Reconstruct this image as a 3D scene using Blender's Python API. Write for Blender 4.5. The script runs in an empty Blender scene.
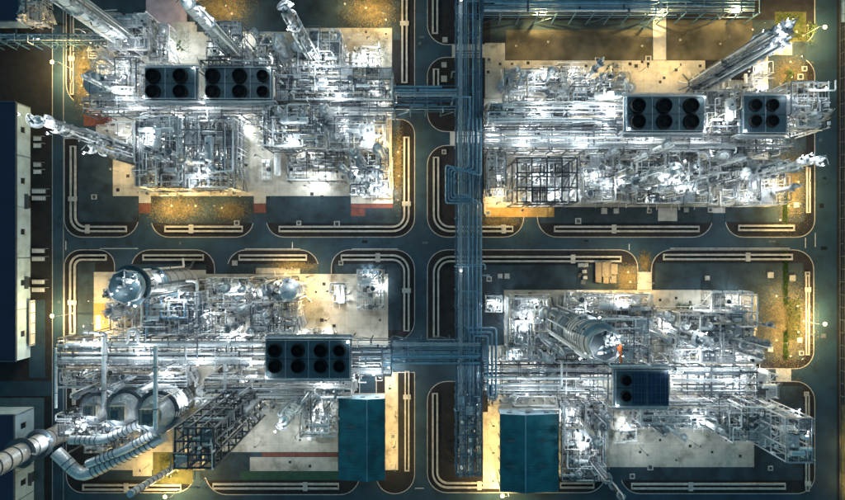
import bpy, math, random
from mathutils import Vector, Matrix, noise
R = random.Random(7)
PI = math.pi
sc = bpy.context.scene
C = sc.collection

# ---------------------------------------------------------------- camera, sky, moon, exposure
H, S, CX, CY = 225.0, 0.4, 422.5, 250.0          # camera height, metres per photo pixel on the ground
cam = bpy.data.cameras.new('camera'); camo = bpy.data.objects.new('camera', cam); C.objects.link(camo)
camo.location = (0, 0, H); camo.rotation_euler = (0, 0, 0)
cam.sensor_width = 36; cam.lens = 18 * H / (422.5 * S); cam.clip_start = 1; cam.clip_end = 4000
sc.camera = camo
w = bpy.data.worlds.new('World'); sc.world = w; w.use_nodes = True
nt = w.node_tree; bg = nt.nodes['Background']
sky = nt.nodes.new('ShaderNodeTexSky'); sky.sky_type = 'NISHITA'; sky.sun_disc = False
sky.sun_elevation = math.radians(14.0); sky.sun_rotation = math.radians(200)
sky.ozone_density = 3.5; sky.air_density = 1.0; sky.dust_density = 0.2
grade = nt.nodes.new('ShaderNodeMix'); grade.data_type = 'RGBA'; grade.blend_type = 'MULTIPLY'   # the photograph's teal night cast, even over the whole sky
grade.inputs[0].default_value = 1.0; grade.inputs[7].default_value = (0.72, 1.06, 0.82, 1)
nt.links.new(sky.outputs[0], grade.inputs[6]); nt.links.new(grade.outputs[2], bg.inputs[0]); bg.inputs[1].default_value = 0.058
sun = bpy.data.lights.new('moon', 'SUN'); sun.energy = 0.10; sun.angle = math.radians(8); sun.color = (0.4, 0.85, 1.0)
suno = bpy.data.objects.new('moon', sun); C.objects.link(suno)
suno.rotation_euler = (math.radians(35), 0, math.radians(200))
sc.render.engine = 'CYCLES'
sc.view_settings.view_transform = 'Standard'; sc.view_settings.look = 'None'
sc.view_settings.exposure = 1.15; sc.view_settings.gamma = 1
sc.render.resolution_x = 1024; sc.render.resolution_y = 606
try:
    sc.cycles.use_light_tree = True; sc.cycles.max_bounces = 4; sc.cycles.diffuse_bounces = 2
    sc.cycles.glossy_bounces = 2; sc.cycles.sample_clamp_indirect = 4
except Exception: pass

def P(px, py, h=0.0):
    k = S * (H - h) / H
    return Vector(((px - CX) * k, (CY - py) * k, h))

# ---------------------------------------------------------------- materials
def mat(name, col, rough=0.6, metal=0.0, var=0.25, scale=0.6, dirt=None, dirt_amt=0.0, bump=0.0, emit=0, big=0.0, joints=0.0):
    m = bpy.data.materials.new(name); m.use_nodes = True
    t = m.node_tree; b = t.nodes['Principled BSDF']
    b.inputs['Roughness'].default_value = rough; b.inputs['Metallic'].default_value = metal
    if emit:
        b.inputs['Base Color'].default_value = (*col, 1)
        b.inputs['Emission Color'].default_value = (*col, 1); b.inputs['Emission Strength'].default_value = emit
        return m
    g = t.nodes.new('ShaderNodeNewGeometry')
    n = t.nodes.new('ShaderNodeTexNoise'); n.inputs['Scale'].default_value = scale; n.inputs['Detail'].default_value = 5
    t.links.new(g.outputs['Position'], n.inputs['Vector'])
    r = t.nodes.new('ShaderNodeValToRGB')
    lo = tuple(c * (1 - var) for c in col); hi = tuple(min(1, c * (1 + var)) for c in col)
    r.color_ramp.elements[0].position = 0.3; r.color_ramp.elements[0].color = (*lo, 1)
    r.color_ramp.elements[1].position = 0.7; r.color_ramp.elements[1].color = (*hi, 1)
    t.links.new(n.outputs['Fac'], r.inputs['Fac'])
    out = r.outputs['Color']
    def over(src, fac, colr):
        mx = t.nodes.new('ShaderNodeMix'); mx.data_type = 'RGBA'
        t.links.new(fac, mx.inputs[0]); t.links.new(src, mx.inputs[6]); mx.inputs[7].default_value = (*colr, 1)
        return mx.outputs[2]
    if dirt:
        for sc_, p0, amt in ((0.13, 0.52, dirt_amt), (0.5, 0.62, dirt_amt * 0.8)):
            n2 = t.nodes.new('ShaderNodeTexNoise'); n2.inputs['Scale'].default_value = sc_; n2.inputs['Detail'].default_value = 6
            n2.inputs['Roughness'].default_value = 0.65
            t.links.new(g.outputs['Position'], n2.inputs['Vector'])
            r2 = t.nodes.new('ShaderNodeValToRGB')
            r2.color_ramp.elements[0].position = p0; r2.color_ramp.elements[0].color = (0, 0, 0, 1)
            r2.color_ramp.elements[1].position = p0 + 0.16; r2.color_ramp.elements[1].color = (amt, amt, amt, 1)
            t.links.new(n2.outputs['Fac'], r2.inputs['Fac'])
            out = over(out, r2.outputs['Color'], dirt)
    if joints:
        br = t.nodes.new('ShaderNodeTexBrick'); br.offset = 0.0
        br.inputs['Scale'].default_value = 1.0; br.inputs['Brick Width'].default_value = 5.2; br.inputs['Row Height'].default_value = 5.2
        br.inputs['Mortar Size'].default_value = 0.05; br.inputs['Mortar Smooth'].default_value = 0.3
        t.links.new(g.outputs['Position'], br.inputs['Vector'])
        mm = t.nodes.new('ShaderNodeMath'); mm.operation = 'MULTIPLY'; mm.inputs[1].default_value = joints
        t.links.new(br.outputs['Fac'], mm.inputs[0])
        out = over(out, mm.outputs[0], tuple(c * 0.35 for c in col))
    t.links.new(out, b.inputs['Base Color'])
    if bump:
        n3 = t.nodes.new('ShaderNodeTexNoise'); n3.inputs['Scale'].default_value = 3; n3.inputs['Detail'].default_value = 6
        t.links.new(g.outputs['Position'], n3.inputs['Vector'])
        bp = t.nodes.new('ShaderNodeBump'); bp.inputs['Strength'].default_value = bump; bp.inputs['Distance'].default_value = 0.2
        t.links.new(n3.outputs['Fac'], bp.inputs['Height']); t.links.new(bp.outputs['Normal'], b.inputs['Normal'])
    return m

rust = (0.12, 0.07, 0.045)
M = dict(
    soil=mat('dark_soil', (0.05, 0.06, 0.055), 0.95, 0, 0.35, 0.25, (0.02, 0.025, 0.02), 0.7, 0.5),
    void=mat('black_tarmac', (0.012, 0.013, 0.015), 0.95, 0, 0.4, 0.4),
    asphalt=mat('asphalt', (0.014, 0.043, 0.066), 0.8, 0, 0.35, 0.1, (0.009, 0.02, 0.03), 0.75, 0.3),
    verge=mat('black_mulch', (0.013, 0.013, 0.016), 0.95, 0, 0.4, 0.4, (0.008, 0.008, 0.009), 0.6, 0.6),
    gravel=mat('dark_gravel', (0.022, 0.042, 0.054), 0.95, 0, 0.4, 0.16, (0.012, 0.015, 0.017), 0.85, 0.6),
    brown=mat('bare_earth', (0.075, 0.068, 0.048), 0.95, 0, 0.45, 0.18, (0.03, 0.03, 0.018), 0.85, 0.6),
    mossy=mat('mossy_earth', (0.10, 0.095, 0.035), 0.95, 0, 0.4, 0.3, (0.035, 0.05, 0.012), 0.85, 0.6),
    concrete=mat('concrete', (0.46, 0.42, 0.35), 0.85, 0, 0.16, 0.35, (0.13, 0.115, 0.08), 0.75, 0.15, joints=0.6),
    concrete2=mat('pale_concrete', (0.47, 0.45, 0.41), 0.85, 0, 0.14, 0.5, (0.17, 0.16, 0.13), 0.5, 0.1),
    curb=mat('kerb_concrete', (0.42, 0.40, 0.36), 0.85, 0, 0.25, 0.8, (0.15, 0.14, 0.12), 0.5),
    red=mat('red_paint_slab', (0.17, 0.05, 0.035), 0.8, 0, 0.3, 0.6, (0.08, 0.04, 0.03), 0.6),
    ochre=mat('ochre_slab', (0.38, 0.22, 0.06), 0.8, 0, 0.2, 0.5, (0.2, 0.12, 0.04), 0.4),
    green=mat('green_slab', (0.02, 0.07, 0.04), 0.8, 0, 0.3, 0.6),
    pink=mat('pink_slab', (0.40, 0.30, 0.31), 0.8, 0, 0.2, 0.3, (0.18, 0.07, 0.08), 0.5),
    tan=mat('lamplit_tan_cladding', (0.40, 0.34, 0.26), 0.5, 0.05, 0.25, 0.9, rust, 0.5),  # yellow lamplight put into the colour of pipes and vessels; furnace boxes share it
    white=mat('white_paint', (0.74, 0.74, 0.72), 0.45, 0, 0.16, 0.9, (0.24, 0.20, 0.16), 0.6),
    galv=mat('galvanised_steel', (0.46, 0.47, 0.48), 0.45, 0.1, 0.25, 0.8, (0.2, 0.19, 0.18), 0.55),
    clad=mat('aluminium_cladding', (0.52, 0.53, 0.53), 0.36, 0.3, 0.2, 1.2, (0.25, 0.24, 0.22), 0.4),
    steel=mat('grey_steel', (0.075, 0.095, 0.11), 0.5, 0.1, 0.3, 0.7, rust, 0.35),
    dark=mat('dark_steel', (0.035, 0.045, 0.055), 0.5, 0.1, 0.35, 0.8, rust, 0.25),
    blue=mat('blue_steel', (0.06, 0.13, 0.19), 0.45, 0.1, 0.3, 0.5, (0.05, 0.08, 0.1), 0.5),
    bluepipe=mat('blue_grey_pipe', (0.19, 0.31, 0.39), 0.35, 0.2, 0.22, 0.6, (0.06, 0.1, 0.13), 0.5),
    teal=mat('teal_deck', (0.055, 0.098, 0.115), 0.5, 0.05, 0.22, 0.35, (0.015, 0.05, 0.09), 0.6),
    roof=mat('teal_roof_sheet', (0.013, 0.115, 0.14), 0.42, 0.1, 0.3, 0.3, (0.008, 0.055, 0.07), 0.75),
    navy=mat('navy_roof', (0.008, 0.011, 0.040), 0.6, 0, 0.25, 0.2),
    wall=mat('pale_wall', (0.36, 0.50, 0.58), 0.8, 0, 0.15, 0.3, (0.16, 0.18, 0.18), 0.45),
    black=mat('black_interior', (0.002, 0.002, 0.003), 0.9, 0, 0.2, 1),
    panel=mat('dark_blue_panel', (0.012, 0.03, 0.075), 0.35, 0.1, 0.25, 0.6),
    orange=mat('orange_paint', (0.5, 0.12, 0.03), 0.5, 0, 0.15, 1),
    wood=mat('timber', (0.19, 0.16, 0.12), 0.8, 0, 0.3, 1.5, (0.12, 0.07, 0.04), 0.4),
    leaf=mat('foliage', (0.05, 0.085, 0.02), 0.8, 0, 0.5, 1.5),
    grassm=mat('grass_blades', (0.055, 0.11, 0.02), 0.85, 0, 0.5, 0.9),
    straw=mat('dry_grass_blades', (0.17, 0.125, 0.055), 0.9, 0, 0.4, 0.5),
    glass=mat('window_glass', (0.02, 0.03, 0.04), 0.1, 0, 0.1, 1),
    paint=mat('road_paint', (0.6, 0.6, 0.57), 0.7, 0, 0.3, 0.8),
    warm=mat('sodium_lamp', (1.0, 0.66, 0.22), emit=7),
    cool=mat('white_lamp', (0.92, 0.97, 1.0), emit=9),
)

# ---------------------------------------------------------------- mesh helpers
class MB:
    def __init__(s): s.v = []; s.f = []
    def box(s, x0, y0, z0, x1, y1, z1):
        n = len(s.v)
        s.v += [(x0,y0,z0),(x1,y0,z0),(x1,y1,z0),(x0,y1,z0),(x0,y0,z1),(x1,y0,z1),(x1,y1,z1),(x0,y1,z1)]
        s.f += [tuple(n + i for i in q) for q in ((0,3,2,1),(4,5,6,7),(0,1,5,4),(1,2,6,5),(2,3,7,6),(3,0,4,7))]
        return s
    def beam(s, p, q, t=0.25):
        p = Vector(p); q = Vector(q); d = (q - p).normalized()
        a = d.cross(Vector((0,0,1))) if abs(d.z) < 0.99 else Vector((1,0,0)); a.normalize(); b = d.cross(a)
        n = len(s.v); h = t / 2
        for c in (p, q):
            for u, w_ in ((-h,-h),(h,-h),(h,h),(-h,h)): s.v.append(tuple(c + a*u + b*w_))
        s.f += [tuple(n + i for i in q_) for q_ in ((0,1,2,3),(7,6,5,4),(0,4,5,1),(1,5,6,2),(2,6,7,3),(3,7,4,0))]
        return s
    def tube(s, pts, r, seg=8, fil=0.0, caps=True):
        pts = [Vector(p) for p in pts]
        if fil > 0 and len(pts) > 2:
            np_ = [pts[0]]
            for i in range(1, len(pts) - 1):
                a, b, c = pts[i-1], pts[i], pts[i+1]
                f = min(fil, (a-b).length * 0.45, (c-b).length * 0.45)
                p0 = b + (a-b).normalized() * f; p2 = b + (c-b).normalized() * f
                for k in range(4):
                    t = k / 3; np_.append(p0*(1-t)**2 + b*2*t*(1-t) + p2*t*t)
            np_.append(pts[-1]); pts = np_
        n0 = len(s.v); u = None
        for i, p in enumerate(pts):
            d = (pts[min(i+1, len(pts)-1)] - pts[max(i-1, 0)]).normalized()
            if u is None:
                u = d.cross(Vector((0,0,1)))
                if u.length < 0.1: u = Vector((1,0,0))
            u = (u - d * u.dot(d)).normalized(); w_ = d.cross(u)
            rr = r[i] if isinstance(r, (list, tuple)) else r
            for k in range(seg):
                a = 2*PI*k/seg; s.v.append(tuple(p + u*math.cos(a)*rr + w_*math.sin(a)*rr))
        for i in range(len(pts)-1):
            for k in range(seg):
                a = n0 + i*seg + k; b = n0 + i*seg + (k+1) % seg
                s.f.append((a, b, b+seg, a+seg))
        if caps:
            s.f.append(tuple(n0 + k for k in reversed(range(seg))))
            s.f.append(tuple(n0 + (len(pts)-1)*seg + k for k in range(seg)))
        return s
    def lathe(s, prof, seg=20, c=(0,0,0), axis='z', a0=0, a1=2*PI, close=True):
        n0 = len(s.v); full = abs(a1 - a0 - 2*PI) < 1e-6; m = seg if full else seg + 1
        for r, z in prof:
            for k in range(m):
                a = a0 + (a1-a0)*k/seg
                x, y = r*math.cos(a), r*math.sin(a)
                q = (x, y, z) if axis == 'z' else ((z, x, y) if axis == 'x' else (y, z, x))
                s.v.append((q[0]+c[0], q[1]+c[1], q[2]+c[2]))
        for i in range(len(prof)-1):
            for k in range(seg):
                k2 = (k+1) % m if full else k+1
                s.f.append((n0+i*m+k, n0+i*m+k2, n0+(i+1)*m+k2, n0+(i+1)*m+k))
        if close and full:
            if prof[0][0] > 1e-6: s.f.append(tuple(n0+k for k in reversed(range(m))))
            if prof[-1][0] > 1e-6: s.f.append(tuple(n0+(len(prof)-1)*m+k for k in range(m)))
        return s
    def mesh(s, name, m, smooth=False):
        me = bpy.data.meshes.new(name); me.from_pydata(s.v, [], s.f); me.materials.append(M[m])
        if smooth:
            me.polygons.foreach_set('use_smooth', [len(p.vertices) <= 4 for p in me.polygons])
            try: me.set_sharp_from_angle(angle=math.radians(40))
            except Exception: pass
        me.update(); return me
    def obj(s, name, m, parent=None, smooth=False, loc=(0,0,0)):
        o = bpy.data.objects.new(name, s.mesh(name, m, smooth)); C.objects.link(o); o.parent = parent; o.location = loc
        return o

CACHE = {}
def cached(key, fn):
    if key not in CACHE: CACHE[key] = fn()
    return CACHE[key]
def put(name, me, parent, mx=None):
    o = bpy.data.objects.new(name, me); C.objects.link(o); o.parent = parent
    if mx is not None: o.matrix_basis = mx
    return o
def bx(par, name, m, x0, y0, z0, x1, y1, z1):
    me = cached(('box', m), lambda: MB().box(-.5,-.5,-.5,.5,.5,.5).mesh('box_' + m, m))
    return put(name, me, par, Matrix.Translation(((x0+x1)/2,(y0+y1)/2,(z0+z1)/2)) @ Matrix.Diagonal((abs(x1-x0),abs(y1-y0),abs(z1-z0),1)))
def along(p, q, t, t2=None):
    p = Vector(p); q = Vector(q); d = q - p; L = d.length
    return Matrix.Translation(p) @ d.to_track_quat('Z', 'Y').to_matrix().to_4x4() @ Matrix.Diagonal((t, t2 or t, L, 1))
def bm_(par, name, m, p, q, t, t2=None):
    me = cached(('rod', m), lambda: MB().box(-.5,-.5,0,.5,.5,1).mesh('rod_' + m, m))
    return put(name, me, par, along(p, q, t, t2))
def cy(par, name, m, p, q, r, seg=10):
    me = cached(('cyl', m, seg), lambda: MB().lathe([(1,0),(1,1)], seg).mesh('cyl_' + m, m, True))
    return put(name, me, par, along(p, q, r))

# ---------------------------------------------------------------- things, labels
PENDING = []
def thing(name, label, cat, loc, rz=0, group=None, auto=None):
    o = bpy.data.objects.new(name, None); C.objects.link(o); o.location = loc; o.rotation_euler = (0, 0, rz)
    o.empty_display_size = 0.5
    return tag(o, label, cat, group, auto)
def tag(o, label, cat, group=None, auto=None):
    o['category'] = cat; o['label'] = label
    if group: o['group'] = group
    if auto: PENDING.append((o, label, auto[0], auto[1]))
    return o
def setting(o, label=None):
    o['kind'] = 'structure'
    if label: o['label'] = label
    return o
Z0 = 0.13                                           # yard level inside the kerbs

LIGHTS = {}
def light(par, loc, power, warm=False, r=0.6):
    power = power * (0.62 if warm else 0.92)                # fixture rating to radiant watts at this exposure
    key = (power, warm, r)
    if key not in LIGHTS:
        l = bpy.data.lights.new('lamp_light', 'POINT'); l.energy = power; l.shadow_soft_size = r
        l.color = (1.0, 0.70, 0.27) if warm else (0.84, 0.94, 1.0)
        LIGHTS[key] = l
    o = bpy.data.objects.new('lamp_light', LIGHTS[key]); C.objects.link(o); o.parent = par; o.location = loc
    return o
def work_lamp(par, x, y, z, power=2600, warm=False):
    """floodlight fixture on a short bracket above a deck: hood with a glowing underside"""
    b = bm_(par, 'lamp_bracket', 'steel', (x, y, z-2.2), (x, y, z+0.25), 0.12)
    hd = bx(par, 'lamp_head', 'steel', x-0.3, y-0.2, z+0.12, x+0.3, y+0.2, z+0.3)
    bx(par, 'lamp_lens', 'warm' if warm else 'cool', x-0.36, y-0.26, z-0.02, x+0.36, y+0.26, z+0.115)
    light(par, (x, y, z-0.25), power, warm)

# ================================================================ SETTING
def fillet(pts, n=7):
    out = []
    N = len(pts)
    for i in range(N):
        x, y, r = pts[i] if len(pts[i]) == 3 else (*pts[i], 0)
        b = Vector((x, y))
        if r <= 0: out.append(b); continue
        a = Vector(pts[i-1][:2]); c = Vector(pts[(i+1) % N][:2])
        da = (a-b).normalized(); dc = (c-b).normalized()
        ce = b + (da+dc)*r; 
        for k in range(n+1):
            t = PI/2*k/n
            out.append(ce - dc*r*math.cos(t) - da*r*math.sin(t))
    return [P(p.x, p.y) for p in out]
def slab(name, pts, z0, z1, m, parent=None):
    mb = MB(); n = len(pts)
    area = sum(pts[i].x*pts[(i+1)%n].y - pts[(i+1)%n].x*pts[i].y for i in range(n))
    if area < 0: pts = pts[::-1]
    mb.v = [(p.x, p.y, z0) for p in pts] + [(p.x, p.y, z1) for p in pts]
    mb.f = [tuple(range(n, 2*n))] + [(i, (i+1)%n, n+(i+1)%n, n+i) for i in range(n)]
    return mb.obj(name, m, parent)
def rect(x0, y0, x1, y1): return [P(x0,y0), P(x1,y0), P(x1,y1), P(x0,y1)]

def ground():
    mb = MB(); g = 24; L = 1500
    for j in range(g+1):
        for i in range(g+1): mb.v.append((-L+2*L*i/g, -L+2*L*j/g, -0.06))
    for j in range(g):
        for i in range(g): a = j*(g+1)+i; mb.f.append((a, a+1, a+g+2, a+g+1))
    setting(mb.obj('ground', 'void'))
    mb = MB(); a, b = P(51.5, -160), P(837, 660)
    mb.v = [(a.x, b.y, -.004), (b.x, b.y, -.004), (b.x, a.y, -.004), (a.x, a.y, -.004)]; mb.f = [(0,1,2,3)]
    road = setting(mb.obj('road', 'asphalt'))
    setting(slab('road', rect(-160, 381, 51.4, 396), -0.055, -0.004, 'asphalt'))
    # painted marks on the road
    for i, (x0, y0, x1, y1) in enumerate(((292,242,292.8,249),(65.5,241,66.2,250),(628.8,244,629.6,250),(815,233,815.6,247),(805.2,238,805.8,248),
            (100,248.2,138,248.8),(245,248.6,300,249.1),(352,248.6,398,249.1),(670,248,790,248.6),(415,488,424,488.6))):
        slab('road_marking', rect(x0,y0,x1,y1), -0.003, 0.004, 'paint', road)
    for i in range(34):
        if i % 2: x0, y0 = R.uniform(66, 810), R.uniform(238.5, 243)
        else: x0, y0 = R.choice((53,416,818))+R.uniform(0,5), R.uniform(0,490)
        slab('road_patch', rect(x0, y0, x0+R.uniform(2,9), y0+R.uniform(1.5,5)), -0.0035, 0.0005+i*0.0002, R.choice(('gravel','black','steel','gravel')), road)
    for x in (52.2, 63.2): slab('road_edge_line', rect(x, -150, x+0.5, 640), -0.003, 0.003, 'curb', road)
    isl = [
     [(66,-60),(66,106,22),(140,106),(140,-60)], [(64,138),(64,237.5,18),(139,237.5,20),(139,138)],
     [(151,112),(151,237.5,18),(254,237.5,18),(254,112)], [(266,112),(266,237.5,18),(415,237.5,20),(415,119,15),(380,119)][:4]+[(266,119)],
     [(140,-60),(140,112),(415,112,12),(415,-60)],
     [(427,-60),(427,45,20),(500,45),(500,-60)], [(427,57,19),(427,132,19),(500,132),(500,57)],
     [(427,145,20),(427,237.5,20),(524,237.5,20),(524,145)], [(537,132),(537,237.5,20),(713,237.5,20),(713,132)],
     [(725,57),(725,237.5,18),(815,237.5,18),(815,57,19)], [(500,-60),(500,45),(815,45,18),(815,-60)], [(500,45.5),(500,131.5),(724.5,131.5),(724.5,45.5)],
     [(64,345),(64,249.5,17),(115,249.5,16),(115,345)], [(131,345),(131,249.5,19),(215,249.5,19),(215,345)],
     [(227,345),(227,249.5,19),(319,249.5,19),(319,345)], [(331,345),(331,249.5,18),(415,249.5,20),(415,340,19)],
     [(66,352),(66,493,17),(195,493,20),(195,352)], [(205,352),(205,495,22),(360,495,20),(360,352)],
     [(376,372),(376,494,18),(415,494,20),(415,372)],
     [(427,340),(427,249.5,20),(638,249.5,18),(638,340)], [(651,340),(651,249.5,20),(814,249.5,20),(814,369,18),(651,369)],
     [(427,381,20),(427,493,20),(500,493),(500,381)], [(500,345),(500,493),(606,493,20),(606,345)],
     [(620,345),(620,494,20),(815,494,18),(815,381,20),(760,381),(760,345)],
    ]
    for k, pts in enumerate(isl):
        pl = fillet(pts)
        v = setting(slab('verge', pl, -0.05, 0.06, 'verge'))
        ce = sum(pl, Vector((0,0,0))) / len(pl)
        # kerb: a raised ring along the outline
        mb = MB(); n = len(pl)
        ar = sum(pl[i].x*pl[(i+1)%n].y - pl[(i+1)%n].x*pl[i].y for i in range(n))
        q = pl if ar > 0 else pl[::-1]
        inn = []
        for i in range(n):
            a, b, c = q[i-1], q[i], q[(i+1)%n]
            n1 = Vector((-(b-a).y, (b-a).x, 0)).normalized(); n2 = Vector((-(c-b).y, (c-b).x, 0)).normalized()
            m_ = n1 + n2; m_ = m_ / max(0.4, m_.dot(n1)) if m_.length > 0.01 else n1
            inn.append(b + m_*0.30)
        for z in (-0.05, 0.10):
            mb.v += [(p.x, p.y, z) for p in q] + [(p.x, p.y, z) for p in inn]
        for i in range(n):
            j = (i+1) % n
            mb.f += [(2*n+i, 2*n+j, 3*n+j, 3*n+i), (i, j, 2*n+j, 2*n+i), (3*n+i, 3*n+j, n+j, n+i)]
        mb.obj('kerb', 'curb', v)
    Z = []
    def pad(m, *r):
        nm = 'ground' if m in ('brown', 'mossy', 'gravel') else 'pavement'
        z = 0.11
        for q, zq in Z:
            if r[0] < q[2] and q[0] < r[2] and r[1] < q[3] and q[1] < r[3]: z = max(z, zq + 0.004)
        Z.append((r, z)); return setting(slab(nm, rect(*r), -0.02, z, m))
    # paved process yards and coloured slabs
    for m, r in [
      ('gravel',(78,140,139,222)),('gravel',(151,150,254,223)),('gravel',(266,150,351,223)),('gravel',(351,150,401,223)),('gravel',(393,120,400,150)),('gravel',(540,150,713,223)),('gravel',(725,150,804,222)),
      ('gravel',(484,120,520,222)),('gravel',(131,264,206,272)),('gravel',(227,264,319,275)),('gravel',(335,264,401,330)),('gravel',(483,265,637,345)),('gravel',(655,263,803,360)),('gravel',(757,386,803,478)),('gravel',(620,440,803,480)),
      ('gravel',(200,400,338,480)),('gravel',(100,420,195,480)),('gravel',(190,-50,400,40)),('gravel',(490,20,806,60)),('gravel',(769,57,806,150)),('gravel',(74,-50,145,60)),('gravel',(78,262,95,335)),('gravel',(74,40,100,104)),
      ('pink', (146,-40,187,32)), ('concrete', (172,22,197,70)), ('concrete', (140,32,300,190)), ('concrete',(300,28,392,190)),
      ('concrete', (113,140,266.5,196)), ('concrete2', (139,195.5,151,203)), ('red', (139,203.5,151,213)),
      ('concrete', (254,190.5,266,203.5)), ('red', (254,204,266,213)), ('concrete', (266.5,160,351,196)), ('concrete', (351,160,393,203.5)),
      ('red', (351,204,393,208)), ('red', (351,208.5,365,216)), ('concrete', (96,44,140,139)), ('red', (84,107,112,126)),
      ('concrete2', (452,45,485,57)), ('concrete2', (450,132,485,145)), ('concrete', (485,43,505,98)), ('concrete', (505,60.5,705,132)),
      ('concrete2', (653,14,666,60)), ('concrete', (755,42,792,55)), ('concrete', (755,55.5,768,95)), ('concrete', (705,80,755,132)),
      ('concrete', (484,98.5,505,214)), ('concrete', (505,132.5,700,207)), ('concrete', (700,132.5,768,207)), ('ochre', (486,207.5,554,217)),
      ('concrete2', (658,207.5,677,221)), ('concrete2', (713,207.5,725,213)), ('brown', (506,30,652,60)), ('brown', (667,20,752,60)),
      ('mossy', (775,12,806,41.5)), 
      
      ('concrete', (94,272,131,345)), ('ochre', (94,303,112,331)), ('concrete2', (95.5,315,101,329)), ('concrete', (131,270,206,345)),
      ('concrete', (206,274,388,345)), ('concrete', (256,268,300,273.5)), ('concrete2', (318,274.5,331,279)),
      ('concrete', (100,345.5,205,470)), ('concrete', (205,345.5,338,452)), ('red', (262,452.5,338,456.5)), ('concrete', (250,457,338,471)), ('green', (240,471.5,338,480)),
      ('concrete', (385,372,398,470)), ('mossy', (153,452,193,484)), ('concrete', (133,458,152,476)), ('concrete', (72,385,76,405)),
      ('concrete', (504,290,651,345)), ('concrete2', (638,272,651,289.5)), ('concrete', (651.5,290,712,345)), ('concrete', (712.5,294,757,352)),
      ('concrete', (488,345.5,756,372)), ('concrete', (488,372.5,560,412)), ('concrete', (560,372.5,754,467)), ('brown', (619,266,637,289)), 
      ('concrete', (483,412,499,488)), ('concrete2', (776,369,791,381)), ('concrete',(499,412.5,606,470)),
    ]: pad(m, *r)
    setting(slab('pavement', rect(29,300,45,378), -0.05, 0.03, 'asphalt'))
    setting(slab('pavement', rect(0,398,44,520), -0.05, 0.03, 'teal'))
ground()

# ---------------------------------------------------------------- drainage channels
def offset(pts, d):
    out = []
    for i in range(len(pts)):
        a = pts[max(i-1,0)]; c = pts[min(i+1,len(pts)-1)]; b = pts[i]
        n1 = Vector((-(b-a).y, (b-a).x, 0)).normalized() if i else None
        n2 = Vector((-(c-b).y, (c-b).x, 0)).normalized() if i < len(pts)-1 else n1
        n1 = n1 or n2; m_ = n1 + n2; m_ = m_ / m_.dot(n1)
        out.append(b + m_*d)
    return out
def ribbon(pts, w0, w1, z0, z1):
    mb = MB(); a = offset(pts, w0); b = offset(pts, w1); n = len(pts)
    for z in (z0, z1): mb.v += [(p.x,p.y,z) for p in a] + [(p.x,p.y,z) for p in b]
    for i in range(n-1):
        mb.f += [(2*n+i, 3*n+i, 3*n+i+1, 2*n+i+1), (i, 2*n+i, 2*n+i+1, i+1), (n+i, n+i+1, 3*n+i+1, 3*n+i)]
    mb.f += [(0, n, 3*n, 2*n), (n-1, 3*n-1, 4*n-1, 2*n-1)]
    return mb
def channel(label, pts, r=0, w=2.5, wall=0.75):
    base = P(*pts[0]); base.z = 0.05
    q = []
    for i, p in enumerate(pts):
        b = Vector((p[0], p[1], 0))
        if 0 < i < len(pts)-1 and r:
            a = Vector((*pts[i-1], 0)); c = Vector((*pts[i+1], 0))
            da = (a-b).normalized(); dc = (c-b).normalized()
            for k in range(9):
                t = PI/2*k/8; s_ = b + (da+dc)*r - dc*r*math.cos(t) - da*r*math.sin(t); q.append(P(s_.x, s_.y) - base)
        else: q.append(P(p[0], p[1]) - base)
    for v in q: v.z = 0
    t = thing('drainage_channel', label, 'drain', base)
    ribbon(q, w/2-wall, w/2, 0, 0.5).obj('channel_wall', 'curb', t)
    ribbon(q, -w/2, -w/2+wall, 0, 0.5).obj('channel_wall', 'curb', t)
    ribbon(q, -w/2+wall, w/2-wall, 0, 0.03).obj('channel_floor', 'black', t)
    for e, d in ((q[0], (q[1]-q[0]).normalized()), (q[-1], (q[-2]-q[-1]).normalized())):
        n_ = Vector((-d.y, d.x, 0)); a = e - d*0.45
        ribbon([e - n_*w/2 - d*0.2, e + n_*w/2 - d*0.2], -0.2, 0.2, 0, 0.52).obj('end_wall', 'curb', t)
    L = sum((q[i+1]-q[i]).length for i in range(len(q)-1))
    if L > 30:                                            # cover plates laid over the channel
        acc = 0; nxt = L * R.uniform(0.1, 0.95)
        for i in range(len(q)-1):
            sl = (q[i+1]-q[i]).length
            if acc <= nxt < acc+sl and sl > 2:
                p = q[i].lerp(q[i+1], (nxt-acc)/sl); d = (q[i+1]-q[i]).normalized()
                ribbon([p-d*0.9, p+d*0.9], -w/2-0.5, w/2+0.5, 0.5, 0.62).obj('cover_plate', 'curb', t)
                nxt += L * R.uniform(0.3, 0.5)
            acc += sl
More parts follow.
